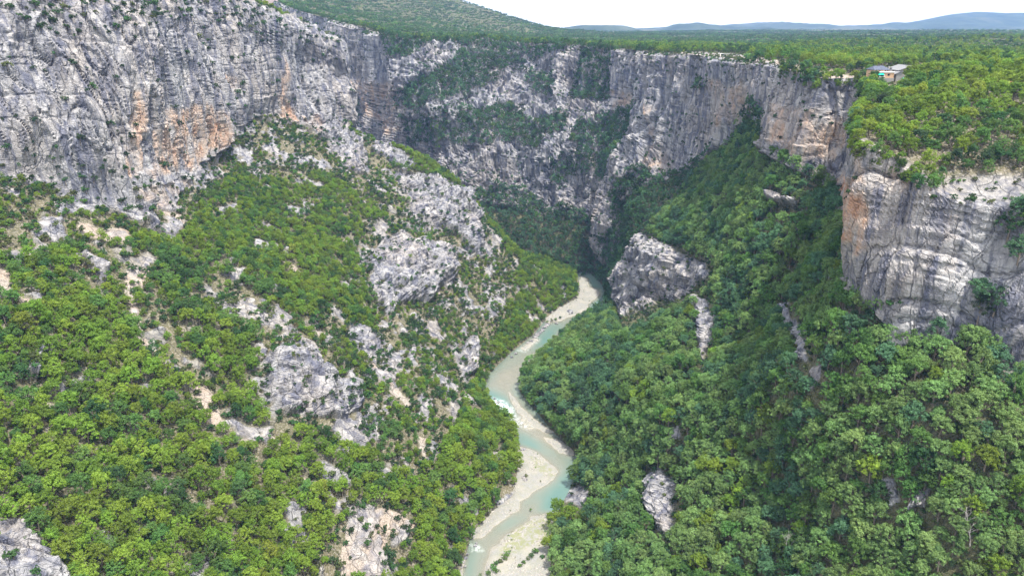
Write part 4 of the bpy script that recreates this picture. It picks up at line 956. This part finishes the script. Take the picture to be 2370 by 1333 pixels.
def gn_scatter(name, label, sel, meshes, lift=0, cat='trees'):
    """one object for the uncountable rest: points carrying instances"""
    idx = np.where(sel)[0]
    if not len(idx): return
    coll = bpy.data.collections.new(name+' kinds')
    for j, ms in enumerate(meshes): coll.objects.link(bpy.data.objects.new(f"{j:03d}_{name}_kind", ms[2]))
    pts = ALL['pos'][idx]; me = bpy.data.meshes.new(name); me.vertices.add(len(idx)); me.vertices.foreach_set('co', np.ascontiguousarray(pts, np.float32).ravel())
    vi = RNG.integers(0, len(meshes), len(idx)).astype(np.int32)
    lf = np.array([PAL[c] for c in ALL['col'][idx]], np.float32)
    a = me.attributes.new('leaf', 'FLOAT_VECTOR', 'POINT'); a.data.foreach_set('vector', lf.ravel())
    a = me.attributes.new('vi', 'INT', 'POINT'); a.data.foreach_set('value', vi)
    d = ALL['dia'][idx]; sc_ = np.stack([d*RNG.uniform(.88, 1.12, len(d)), d*RNG.uniform(.88, 1.12, len(d)), d*RNG.uniform(.95, 1.4, len(d))], 1)
    a = me.attributes.new('sz', 'FLOAT_VECTOR', 'POINT'); a.data.foreach_set('vector', np.ascontiguousarray(sc_, np.float32).ravel())
    rt = np.stack([RNG.normal(size=len(d))*.06, RNG.normal(size=len(d))*.06, RNG.uniform(0, 6.28, len(d))], 1)
    a = me.attributes.new('rt', 'FLOAT_VECTOR', 'POINT'); a.data.foreach_set('vector', np.ascontiguousarray(rt, np.float32).ravel())
    ob = link(name, me, label=label, kind='stuff', cat=cat)
    g = bpy.data.node_groups.new(name+' scatter', 'GeometryNodeTree')
    g.interface.new_socket('Geometry', in_out='INPUT', socket_type='NodeSocketGeometry'); g.interface.new_socket('Geometry', in_out='OUTPUT', socket_type='NodeSocketGeometry')
    gi = g.nodes.new('NodeGroupInput'); go = g.nodes.new('NodeGroupOutput'); ip = g.nodes.new('GeometryNodeInstanceOnPoints'); ci = g.nodes.new('GeometryNodeCollectionInfo')
    ci.inputs[0].default_value = coll; ci.inputs['Separate Children'].default_value = True; ci.inputs['Reset Children'].default_value = True
    def na(nm, dt):
        x = g.nodes.new('GeometryNodeInputNamedAttribute'); x.data_type = dt; x.inputs[0].default_value = nm; return x.outputs[0]
    g.links.new(gi.outputs[0], ip.inputs['Points']); g.links.new(ci.outputs[0], ip.inputs['Instance']); ip.inputs['Pick Instance'].default_value = True
    g.links.new(na('vi', 'INT'), ip.inputs['Instance Index']); g.links.new(na('sz', 'FLOAT_VECTOR'), ip.inputs['Scale'])
    e2r = g.nodes.new('FunctionNodeEulerToRotation'); g.links.new(na('rt', 'FLOAT_VECTOR'), e2r.inputs[0]); g.links.new(e2r.outputs[0], ip.inputs['Rotation'])
    g.links.new(ip.outputs[0], go.inputs[0])
    md = ob.modifiers.new('scatter', 'NODES'); md.node_group = g
    return ob
K, REG, FF = ALL['kind'], ALL['region'], ALL['f']
isT = (K == 'tree') & ~used; isS = (K == 'shrub') & ~used
for nm, reg, lab in (('woodland', 'left slope', 'dense yellow green wood covering the left slope behind its nearest trees'), ('woodland', 'right slope', 'dense mixed green wood covering the right slope above the river'),
                     ('woodland', 'far gorge', 'dark shaded wood on the ledges and floor of the far gorge'), ('woodland', 'plateau edge', 'bright wood on the near right plateau shoulder'),
                     ('woodland', 'plateau', 'low wood spread over the flat plateau behind the far rim')):
    s = isT & (REG == reg); hi = s & (FF < 330)
    gn_scatter(nm, lab, s, HI if reg in ('left slope', 'right slope', 'plateau edge') else LO, cat='woodland')
for reg, lab in (('left slope', 'dark scrub between the trees of the left slope'), ('left cliff', 'small dark bushes dotted over the near left cliff'), ('far cliff', 'small dark bushes dotted over the far cliffs'), ('right slope', 'undergrowth among the trees of the right slope'),
                 ('plateau edge', 'low olive scrub along the plateau rim'), ('gravel bar', 'green bushes on the gravel')):
    gn_scatter('scrub', lab, isS & (REG == reg), BU, cat='scrub')
gn_scatter('forest', 'far forest covering the round hill and the back of the plateau', K == 'clump', CLU, cat='forest')
tick('part2')
# ------------------------------------------------------------------ small things
def box_mesh(name, parts, mat):
    """parts: (x0,x1,y0,y1,z0,z1)"""
    V = []; F = []
    for (x0, x1, y0, y1, z0, z1) in parts:
        o = len(V); V += [(x0, y0, z0), (x1, y0, z0), (x1, y1, z0), (x0, y1, z0), (x0, y0, z1), (x1, y0, z1), (x1, y1, z1), (x0, y1, z1)]
        F += [tuple(i+o for i in q) for q in ((0, 3, 2, 1), (4, 5, 6, 7), (0, 1, 5, 4), (1, 2, 6, 5), (2, 3, 7, 6), (3, 0, 4, 7))]
    return np_mesh(name, np.array(V), np.array(F), mat=mat)
def poly_mesh(name, V, F, mat):
    me = bpy.data.meshes.new(name); me.from_pydata([tuple(v) for v in V], [], F); me.materials.append(mat); return me
def boulder(name, pos, size, label, seed, flat=.7, group=None, mat=None):
    import bmesh
    bm = bmesh.new(); bmesh.ops.create_icosphere(bm, subdivisions=3, radius=1)
    V = np.array([v.co[:] for v in bm.verts]); F = np.array([[v.index for v in f.verts] for f in bm.faces]); bm.free()
    n = V/np.linalg.norm(V, axis=1)[:, None]; d = 1+.35*noise(V+seed*9.1, .9, seed)+.14*np.round(noise(V+seed*3.3, .5, seed+1)*4)/2+.06*noise(V, .2, seed)
    V = n*d[:, None]*np.array(size)*np.array([1, 1, flat])
    one = np.ones(len(V))
    me = np_mesh(name, V, F, attrs=dict(rock=one, scree=0*one, stain=.2*one), mat=mat or MT)
    o = link(name, me, label=label, cat='boulder', group=group); o.location = pos; o.rotation_euler = (0, 0, seed*1.7); return o
boulder('boulder', PZ(1320, 722, .9), (4.2, 2.6, 2.4), 'largest boulder, lying alone on the far gravel bar', 1)
boulder('boulder', PZ(1211, 1040, .7), (2.0, 1.4, 1.2), 'grey boulder at the upstream tip of the big white bar', 2)
boulder('boulder', PZ(1213, 1107, .7), (2.4, 1.3, 1.0), 'flat pale boulder beside the lone bush on the white bar', 3)
boulder('boulder', PZ(1153, 931, .2), (1.4, 1.1, 1.0), 'white boulder washed over in the middle of the rapids', 4)
boulder('boulder', PZ(1145, 922, .2), (1.0, .8, .7), 'small dark boulder above the rapids boulder', 5)
boulder('boulder', PZ(1324, 748, .2), (1.8, 1.2, .9), 'boulder at the right water edge below the far bar', 6)
for i, (a, b, s) in enumerate([(1266, 752, 2.6), (1260, 757, 2.0), (1255, 764, 2.4), (1249, 770, 1.8), (1243, 775, 2.6), (1238, 780, 2.0), (1229, 789, 1.8), (1222, 793, 1.4), (1288, 748, 1.6), (1193, 818, 1.5), (1184, 826, 1.3)]):
    boulder('boulder', PZ(a, b, .4), (s, s*.8, s*.7), 'pale boulder in the row piled along the left bank of the green pool', 10+i, group='boulders along the left bank of the green pool')
for i, (a, b, s) in enumerate([(1078, 1290, 1.0), (1072, 1300, .9), (1076, 1310, .7), (1068, 1312, .9), (1066, 1322, .8), (1100, 1262, .9), (1103, 1256, .7), (1082, 1282, .7)]):
    boulder('boulder', PZ(a, b, .4), (s, s*.8, s*.7), 'stone in the rubble at the bottom left water edge', 30+i, group='stones at the bottom left water edge')
# pebbly dots and cobbles on the bars
nb_ = 10000; cob = []
tx = RNG.uniform(-60, 100, nb_*6); ty = RNG.uniform(230, 640, nb_*6); TQ = np.stack([tx, ty, 0*tx], 1); a_, b_, f_ = project(TQ); hh, br = bed(TQ, a_, b_)
ok = (hh > .12) & (noise(TQ, 12, 88) > -.15); TQ = TQ[ok][:nb_]; hh = hh[ok][:nb_]
Vb = []; Fb = []
base = np.array([(1, 0, 0), (0, 1, 0), (-1, 0, 0), (0, -1, 0), (0, 0, .8)], float); bf = np.array([(0, 1, 4), (1, 2, 4), (2, 3, 4), (3, 0, 4)])
for i in range(len(TQ)):
    s = RNG.uniform(.2, .6)*(1 if RNG.random() > .06 else 2.2); an = RNG.uniform(0, 6.28); ca, sa = math.cos(an), math.sin(an)
    q = base*np.array([s, s*RNG.uniform(.6, 1), s]); q = np.stack([q[:, 0]*ca-q[:, 1]*sa, q[:, 0]*sa+q[:, 1]*ca, q[:, 2]], 1)+np.array([TQ[i, 0], TQ[i, 1], hh[i]-.08])
    Vb.append(q); Fb.append(bf+5*i)
MCOB = plain('cobble stone', (0.30, 0.28, 0.25), nz=.5)
link('cobbles', np_mesh('cobbles', np.concatenate(Vb), np.concatenate(Fb), mat=MCOB), kind='stuff', label='scattered cobbles on the gravel bars', cat='cobbles')
# driftwood on the left bank beside the big bar
MLOG = plain('driftwood', (0.46, 0.41, 0.35))
def log_(p, q, r, label, group=None):
    p = np.array(p); q = np.array(q); d = q-p; L = np.linalg.norm(d); d /= L; s = np.cross(d, (0, 0, 1)); s /= np.linalg.norm(s); u = np.cross(s, d); V = []; F = []
    for i, t in enumerate((0, .3, .65, 1)):
        c = p+d*L*t+s*.25*math.sin(t*5)
        for j in range(6):
            a = j*math.pi/3; rr = r*(1-.55*t); V.append(c+s*rr*math.cos(a)+u*rr*math.sin(a))
    for i in range(3):
        for j in range(6): F.append((i*6+j, i*6+(j+1) % 6, (i+1)*6+(j+1) % 6, (i+1)*6+j))
    F += [tuple(range(5, -1, -1)), tuple(range(18, 24))]
    link('driftwood_log', poly_mesh('driftwood_log', V, F, MLOG), label=label, cat='log', group=group)
log_(PZ(1127, 1158, 2.2), PZ(1148, 1163, 2.0), .35, 'bleached log lying level in the brush beside the big bar')
log_(PZ(1135, 1133, 2.4), PZ(1160, 1146, 2.0), .32, 'upper bleached log slanting in the brush above the big bar')
log_(PZ(1090, 1192, 1.9), PZ(1104, 1210, 1.5), .3, 'lower bleached log slanting toward the big bar tail')

# dead trees
MDEAD = plain('dead wood', (0.36, 0.33, 0.31))
def dead_tree(pos, s, label, seed):
    r = random.Random(seed); V = []; F = []
    def limb(p, d, L, rad, dep):
        n = 3; pts = [Vector(p)]; dv = Vector(d).normalized()
        for i in range(n):
            dv = (dv+Vector((r.uniform(-.25, .25), r.uniform(-.25, .25), r.uniform(-.1, .2)))).normalized(); pts.append(pts[-1]+dv*L/n)
        o = len(V)
        for i, q in enumerate(pts):
            rr = rad*(1-.6*i/n); sx = dv.orthogonal().normalized(); sy = dv.cross(sx)
            for j in range(4):
                a = j*math.pi/2; V.append(tuple(q+sx*rr*math.cos(a)+sy*rr*math.sin(a)))
        for i in range(n):
            for j in range(4): F.append((o+i*4+j, o+i*4+(j+1) % 4, o+(i+1)*4+(j+1) % 4, o+(i+1)*4+j))
        if dep > 0:
            for k in range(3 if dep > 1 else 4):
                b = pts[r.randint(1, n)]; limb(b, dv+Vector((r.uniform(-1, 1), r.uniform(-1, 1), r.uniform(-.2, .8))), L*.6, rad*.5, dep-1)
    limb((0, 0, -.5), (r.uniform(-.3, .3), 0, 1), s, s*.035, 3)
    e = bpy.data.objects.new('dead_tree', None); COL.objects.link(e); e.location = pos; e['label'] = label; e['category'] = 'dead tree'
    link('trunk', poly_mesh('trunk', V, F, MDEAD), parent=e)
def on_surface(px, py, which=None):
    d = Vector(ray(px, py)).normalized(); o = Vector((0, 0, CAMZ)); bestd = 1e9; hit = None
    for b in (bvhL, bvhR, bvhP):
        h = b.ray_cast(o, d, 6000)
        if h[0] is not None and h[3] < bestd: bestd = h[3]; hit = h[0]
    return hit
for i, (a, b, s, lab) in enumerate([(2245, 1262, 9, 'bleached leafless tree in the bottom right wood under the grey slab'), (1822, 1290, 9, 'bleached dead branches at the bottom edge of the right wood'), (2165, 240, 6, 'leafless grey tree on the plateau below the houses'),
                                    (2125, 270, 5, 'smaller leafless tree beside the rim on the plateau'), (640, 850, 6, 'twisted bare tree beside the nearest grey outcrop'), (312, 845, 5, 'small bare tree left of the lower scree chute')]):
    h = on_surface(a, b)
    if h is not None: dead_tree(h, s*.75, lab, 50+i)
# pines that rise above the plateau oaks
for i, (a, b, d_, lab) in enumerate([(2157, 163, 8, 'dark pointed conifer behind the grey barn'), (2200, 150, 7, 'dark conifer rising right of the barn'), (2338, 100, 6, 'dark conifer on the skyline at the right edge'), (1785, 108, 6, 'dark conifer breaking the plateau skyline'), (1570, 103, 6, 'dark conifer at the back of the plateau')]):
    h = on_surface(a, b)
    if h is None: continue
    e = bpy.data.objects.new('pine_tree', None); COL.objects.link(e); e.location = h; e.scale = (d_, d_, d_*1.15); e['label'] = lab; e['category'] = 'pine tree'
    for me, pn in ((PI_[i % 2][0], 'crown'), (PI_[i % 2][1], 'trunk')):
        o = bpy.data.objects.new(pn, me); COL.objects.link(o); o.parent = e; o['leaf'] = PAL['dark']

# ------------------------------------------------------------------ the houses on the rim
MPEACH = plain('peach render', (0.48, 0.31, 0.19), nz=.08, sc=.6); MWHITE = plain('white fascia', (0.75, 0.74, 0.72), nz=.05); MSLATE = plain('slate roof', (0.075, 0.085, 0.12), nz=.3)
MGREY = plain('grey sheet roof', (0.17, 0.17, 0.175), nz=.12); MCONC = plain('concrete render', (0.27, 0.26, 0.24), nz=.1); MGREEN = plain('green awning cloth', (0.01, 0.40, 0.27), nz=.08); MDARK = plain('dark opening', (0.02, 0.022, 0.025))
MSTONE = plain('rubble stone', (0.33, 0.31, 0.29), nz=.35, sc=2)
HY = 372.0
def HP(px, py, dy=0): return P(px, py, HY+dy)
MPP = HY/ray(2070, 172)[1]/FPX          # metres per photo pixel here
HC = HP(2045, 186)                      # foot of the peach house
def hx(px): return (px-2045)*MPP
def hz(py): return (186-py)*MPP*1.06
gz = bvhP.ray_cast(Vector((HC[0]+8, HC[1]+6, 500)), Vector((0, 0, -1)))[0]
print('house foot', HC, 'ground', gz, 'm/px', MPP)
def house(name, label, off=(0, 0)):
    e = bpy.data.objects.new(name, None); COL.objects.link(e); e.location = (HC[0]+off[0], HC[1]+off[1], HC[2]); e['label'] = label; e['category'] = 'house'; return e
h1 = house('house', 'peach walled house with a dark slate roof on the cliff rim')
link('wall', box_mesh('wall', [(hx(2044), hx(2067), 0, 7, -4, hz(170))], MPEACH), parent=h1)
link('wall', box_mesh('wall', [(hx(2024), hx(2060), 2.5, 10, -4, hz(165)), ], MPEACH), parent=h1)
link('fascia', box_mesh('fascia', [(hx(2026), hx(2067.6), -.25, 2.4, hz(170.2), hz(168.4))], MWHITE), parent=h1)
x0, x1 = hx(2022.5), hx(2061.5); y0, y1 = 2.1, 10.4; z0, z1 = hz(165), hz(157.5); ym = (y0+y1)/2
rf = link('roof', poly_mesh('roof', [(x0, y0, z0), (x1, y0, z0), (x1-1.8, ym, z1), (x0+1.8, ym, z1), (x0, y1, z0), (x1, y1, z0), (x0, y0, z0-.2), (x1, y0, z0-.2), (x1, y1, z0-.2), (x0, y1, z0-.2)],
     [(0, 1, 2, 3), (4, 3, 2, 5), (0, 3, 4), (1, 5, 2), (0, 6, 7, 1), (1, 7, 8, 5), (5, 8, 9, 4), (4, 9, 6, 0), (6, 9, 8, 7)], MSLATE), parent=h1)
link('chimney', box_mesh('chimney', [(hx(2061), hx(2063.5), 4, 4.7, hz(168), hz(158))], MSTONE), parent=rf)
for a in (2029, 2037, 2050, 2055):
    wdw = link('window', box_mesh('window', [(hx(a), hx(a+2.6), 2.42, 2.55, hz(168), hz(166))], MDARK), parent=h1)
wdw = link('window', box_mesh('window', [(hx(2052), hx(2057), -.04, .1, hz(177), hz(173))], MDARK), parent=h1)
link('terrace_wall', box_mesh('terrace_wall', [(hx(2044), hx(2066), -1.2, -.1, -3, hz(181.5))], MCONC), parent=h1)
aw = link('awning', poly_mesh('awning', [(hx(2021), -2.2, hz(174.3)), (hx(2040), -2.2, hz(174.3)), (hx(2044), 1.6, hz(170.8)), (hx(2027), 1.6, hz(170.8)), (hx(2021), -2.2, hz(174.8)), (hx(2040), -2.2, hz(174.8)), (hx(2044), 1.6, hz(171.2)), (hx(2027), 1.6, hz(171.2))],
     [(0, 1, 2, 3), (7, 6, 5, 4), (0, 4, 5, 1), (1, 5, 6, 2), (2, 6, 7, 3), (3, 7, 4, 0)], MGREEN), parent=h1, label='bright green awning')
for a, yy in ((2014.5, -2), (2018.5, -2), (2022, -2), (2040, -2), (2030, -2)):
    link('post', box_mesh('post', [(hx(a), hx(a)+.16, yy, yy+.16, -2, hz(173.5))], MWHITE), parent=h1)
link('terrace', box_mesh('terrace', [(hx(2014), hx(2043.8), -2.4, 2.3, -3, hz(181))], MCONC), parent=h1)
link('railing', box_mesh('railing', [(hx(2014), hx(2043), -2.4, -2.3, hz(178.6), hz(178.1)), (hx(2014), hx(2043), -2.4, -2.3, hz(179.8), hz(179.5))], MWHITE), parent=h1)
h2 = house('barn', 'pale grey gabled barn right of the peach house', (0, 4))
gx0, gx1, gxm = hx(2088), hx(2137), hx(2114.5); D0, D1 = 0, 13
link('wall', poly_mesh('wall', [(gx0, D0, -4), (gx1, D0, -4), (gx1, D0, hz(166)), (gxm, D0, hz(157.5)), (gx0, D0, hz(166)), (gx0, D1, -4), (gx1, D1, -4), (gx1, D1, hz(166)), (gxm, D1, hz(157.5)), (gx0, D1, hz(166))],
     [(0, 1, 2, 3, 4), (9, 8, 7, 6, 5), (0, 4, 9, 5), (1, 6, 7, 2)], MCONC), parent=h2)
ov = .5; t_ = .18
def slope_roof(xa, za, xb, zb, ya, yb):
    return poly_mesh('roof', [(xa, ya, za), (xb, ya, zb), (xb, yb, zb), (xa, yb, za), (xa, ya, za+t_), (xb, ya, zb+t_), (xb, yb, zb+t_), (xa, yb, za+t_)], [(3, 2, 1, 0), (4, 5, 6, 7), (0, 1, 5, 4), (1, 2, 6, 5), (2, 3, 7, 6), (3, 0, 4, 7)], MGREY)
link('roof', slope_roof(gx0-.8, hz(167.2), gxm-.03, hz(157.3), D0-ov, D1+ov), parent=h2); link('roof', slope_roof(gxm+.03, hz(157.3), gx1+.8, hz(167.2), D0-ov, D1+ov), parent=h2)
link('door', box_mesh('door', [(hx(2108), hx(2116), -.06, .1, -1, hz(177))], MDARK), parent=h2)
h3 = house('outbuilding', 'low grey lean-to between the peach house and the barn', (0, 1))
link('wall', box_mesh('wall', [(hx(2075), hx(2087.5), 0, 5, -4, hz(172))], MCONC), parent=h3)
link('roof', slope_roof(hx(2066.5)+.3, hz(175.5), hx(2082), hz(169.2), -.4, 5.3), parent=h3); link('roof', slope_roof(hx(2082)+.05, hz(169.2), hx(2089), hz(170.5), -.4, 5.3), parent=h3)
for k, a in enumerate((2070, 2076)):
    t = link('water_tank', np_mesh('water_tank', *(lambda v, f: (np.array(v), np.array(f)))(*tube([(0, 0, 0), (0, 0, .05), (0, 0, 1.1), (0, 0, 1.15)], [.01, .6, .6, .01], 12)), mat=MGREY if k else MSLATE), label='dark round tank behind the lean-to' if k == 0 else 'pale round tank against the barn roof', cat='tank')
    t.location = (HC[0]+hx(a), HC[1]+8, HC[2]+hz(166)); link('stand', box_mesh('stand', [(-.5, .5, -.5, .5, -6, -.02)], MSTONE), parent=t)
for k, (a, b, d_, c) in enumerate([(2118, 203, 7.0, 'mid'), (2104, 208, 5.0, 'fresh'), (2056, 222, 4.8, 'fresh'), (2030, 226, 3.4, 'deep'), (2134, 198, 5.0, 'mid'), (2022, 200, 3.2, 'olive')]):
    hh_ = on_surface(a, b)
    if hh_ is None: continue
    e = bpy.data.objects.new('broadleaf_tree', None); COL.objects.link(e); e.location = hh_; e.scale = (d_, d_, d_); e.rotation_euler = (0, 0, k*1.3)
    e['label'] = ['round tree hiding the right half of the barn front', 'smaller tree touching the left of the barn tree', 'tree standing below the peach house wall', 'dark tree under the green awning terrace', 'tree at the right corner of the barn', 'low olive tree on the cliff edge left of the awning'][k]; e['category'] = 'tree'
    for me_, pn in ((HI[k][0], 'crown'), (HI[k][1], 'trunk')):
        o = bpy.data.objects.new(pn, me_); COL.objects.link(o); o.parent = e; o['leaf'] = PAL[c]
# green parasol below the barn
e = bpy.data.objects.new('parasol', None); COL.objects.link(e); e.location = tuple(HP(2089, 191, -4)); e['label'] = 'green parasol below the lean-to beside the barn'; e['category'] = 'parasol'
v, f_ = tube([(0, 0, 1.7), (0, 0, 1.75), (0, 0, 2.3)], [1.3, 1.25, .02], 8); link('canopy', np_mesh('canopy', np.array(v), np.array(f_), mat=MGREEN), parent=e)
v, f_ = tube([(0, 0, -1.5), (0, 0, 2.25)], [.04, .04], 5); link('pole', np_mesh('pole', np.array(v), np.array(f_), mat=MWHITE), parent=e)
# rusty shed at the right
hs = on_surface(2333, 214)
if hs is not None:
    e = bpy.data.objects.new('shed', None); COL.objects.link(e); e.location = hs+Vector((0, 0, 0)); e['label'] = 'small reddish roofed shed among the trees near the right edge'; e['category'] = 'shed'
    MRED = plain('reddish roof', (0.22, 0.08, 0.06))
    link('wall', box_mesh('wall', [(-1.9, 1.9, -1.2, 1.2, -1.5, 3.2)], MSTONE), parent=e)
    link('roof', poly_mesh('roof', [(-2.2, -1.5, 3.2), (2.2, -1.5, 3.2), (2.2, 1.5, 3.2), (-2.2, 1.5, 3.2), (-2.2, 0, 4.1), (2.2, 0, 4.1)], [(0, 1, 5, 4), (2, 3, 4, 5), (0, 4, 3), (1, 2, 5), (3, 2, 1, 0)], MRED), parent=e)
# low parapet along the rim road
pts = [on_surface(a, b) for a, b in ((1560, 121), (1600, 123), (1640, 125), (1680, 127), (1720, 130), (1745, 133), (1770, 138), (1796, 144))]
for k in range(len(pts)-1):
    if pts[k] is None or pts[k+1] is None: continue
V = []; F = []
pts = [p for p in pts if p is not None]
for p in pts: V += [(p.x, p.y, p.z-.5), (p.x, p.y, p.z+.9), (p.x, p.y+.6, p.z+.9), (p.x, p.y+.6, p.z-.5)]
for k in range(len(pts)-1):
    o = 4*k; F += [(o, o+4, o+5, o+1), (o+1, o+5, o+6, o+2), (o+2, o+6, o+7, o+3)]
link('parapet', poly_mesh('parapet', V, F, plain('white stone parapet', (0.62, 0.60, 0.56))), label='low pale stone parapet along the far cliff rim left of the houses', cat='wall')
# arcaded stone building high on the far wall, top left
AB = P(585, 22, 1120); mp = 1120/ray(585, 10)[1]/FPX
e = bpy.data.objects.new('stone_building', None); COL.objects.link(e); e.location = AB; e['label'] = 'ruin like stone building with dark arches cut by the top left edge'; e['category'] = 'building'
MPK = plain('pinkish stone', (0.42, 0.33, 0.31), nz=.2, sc=.5)
w0, w1 = (545-585)*mp, (640-585)*mp; Htop = 26*mp
link('wall', box_mesh('wall', [(w0, w1, 0, 12, -24, Htop)], MPK), parent=e)
link('roof', box_mesh('roof', [(w0-.6, w1+.6, -.6, 12.6, Htop, Htop+.8)], plain('brown tile', (0.25, 0.12, 0.09))), parent=e)
for a, b0, b1, ww in ((549, 14, 4, 5), (563, 8, 4, 4), (569, 7, 4, 2.2), (575, 7, 1, 4), (583, 7, 0, 4.5), (590, 6, -1, 3), (598, 6, -1, 3), (606, 5, -2, 4), (616, 5, -2, 3)):
    xa = (a-ww/2-585)*mp; xb = (a+ww/2-585)*mp; za = (22-b0)*mp; zb = (22-b1)*mp; V = [(xa, -.08, za), (xb, -.08, za)]
    rr = (xb-xa)/2
    for j in range(7): t = math.pi*j/6; V.append(((xa+xb)/2+rr*math.cos(t), -.08, zb-rr+rr*math.sin(t)*1.0))
    n0 = len(V); V2 = V+[(q[0], .3, q[2]) for q in V]; F = [tuple(range(n0))]+[(i, (i+1) % n0+0, (i+1) % n0+n0, i+n0) for i in range(n0)]
    link('arch', poly_mesh('arch', V2, F, MDARK), parent=e)

# ------------------------------------------------------------------ haze: one closed box of thin air
hz_me = box_mesh('haze', [(-7000, 9000, -400, 7200, -8, 560)], None) if False else None
me = bpy.data.meshes.new('haze')
X0, X1, Y0, Y1, Z0, Z1 = -7000, 9000, -500, 7300, -8, 620
me.from_pydata([(X0, Y0, Z0), (X1, Y0, Z0), (X1, Y1, Z0), (X0, Y1, Z0), (X0, Y0, Z1), (X1, Y0, Z1), (X1, Y1, Z1), (X0, Y1, Z1)], [], [(0, 3, 2, 1), (4, 5, 6, 7), (0, 1, 5, 4), (1, 2, 6, 5), (2, 3, 7, 6), (3, 0, 4, 7)])
mh = bpy.data.materials.new('air'); mh.use_nodes = True; n = mh.node_tree; n.nodes.remove(n.nodes['Principled BSDF'])
pv_ = n.nodes.new('ShaderNodeVolumePrincipled'); pv_.inputs['Color'].default_value = (0.28, 0.47, 0.88, 1); pv_.inputs['Density'].default_value = HAZE
pv_.inputs['Anisotropy'].default_value = 0.2
n.links.new(pv_.outputs[0], n.nodes['Material Output'].inputs['Volume']); me.materials.append(mh)
link('haze', me, kind='stuff', label='thin blue haze filling the air of the gorge', cat='haze')
tick('part3')
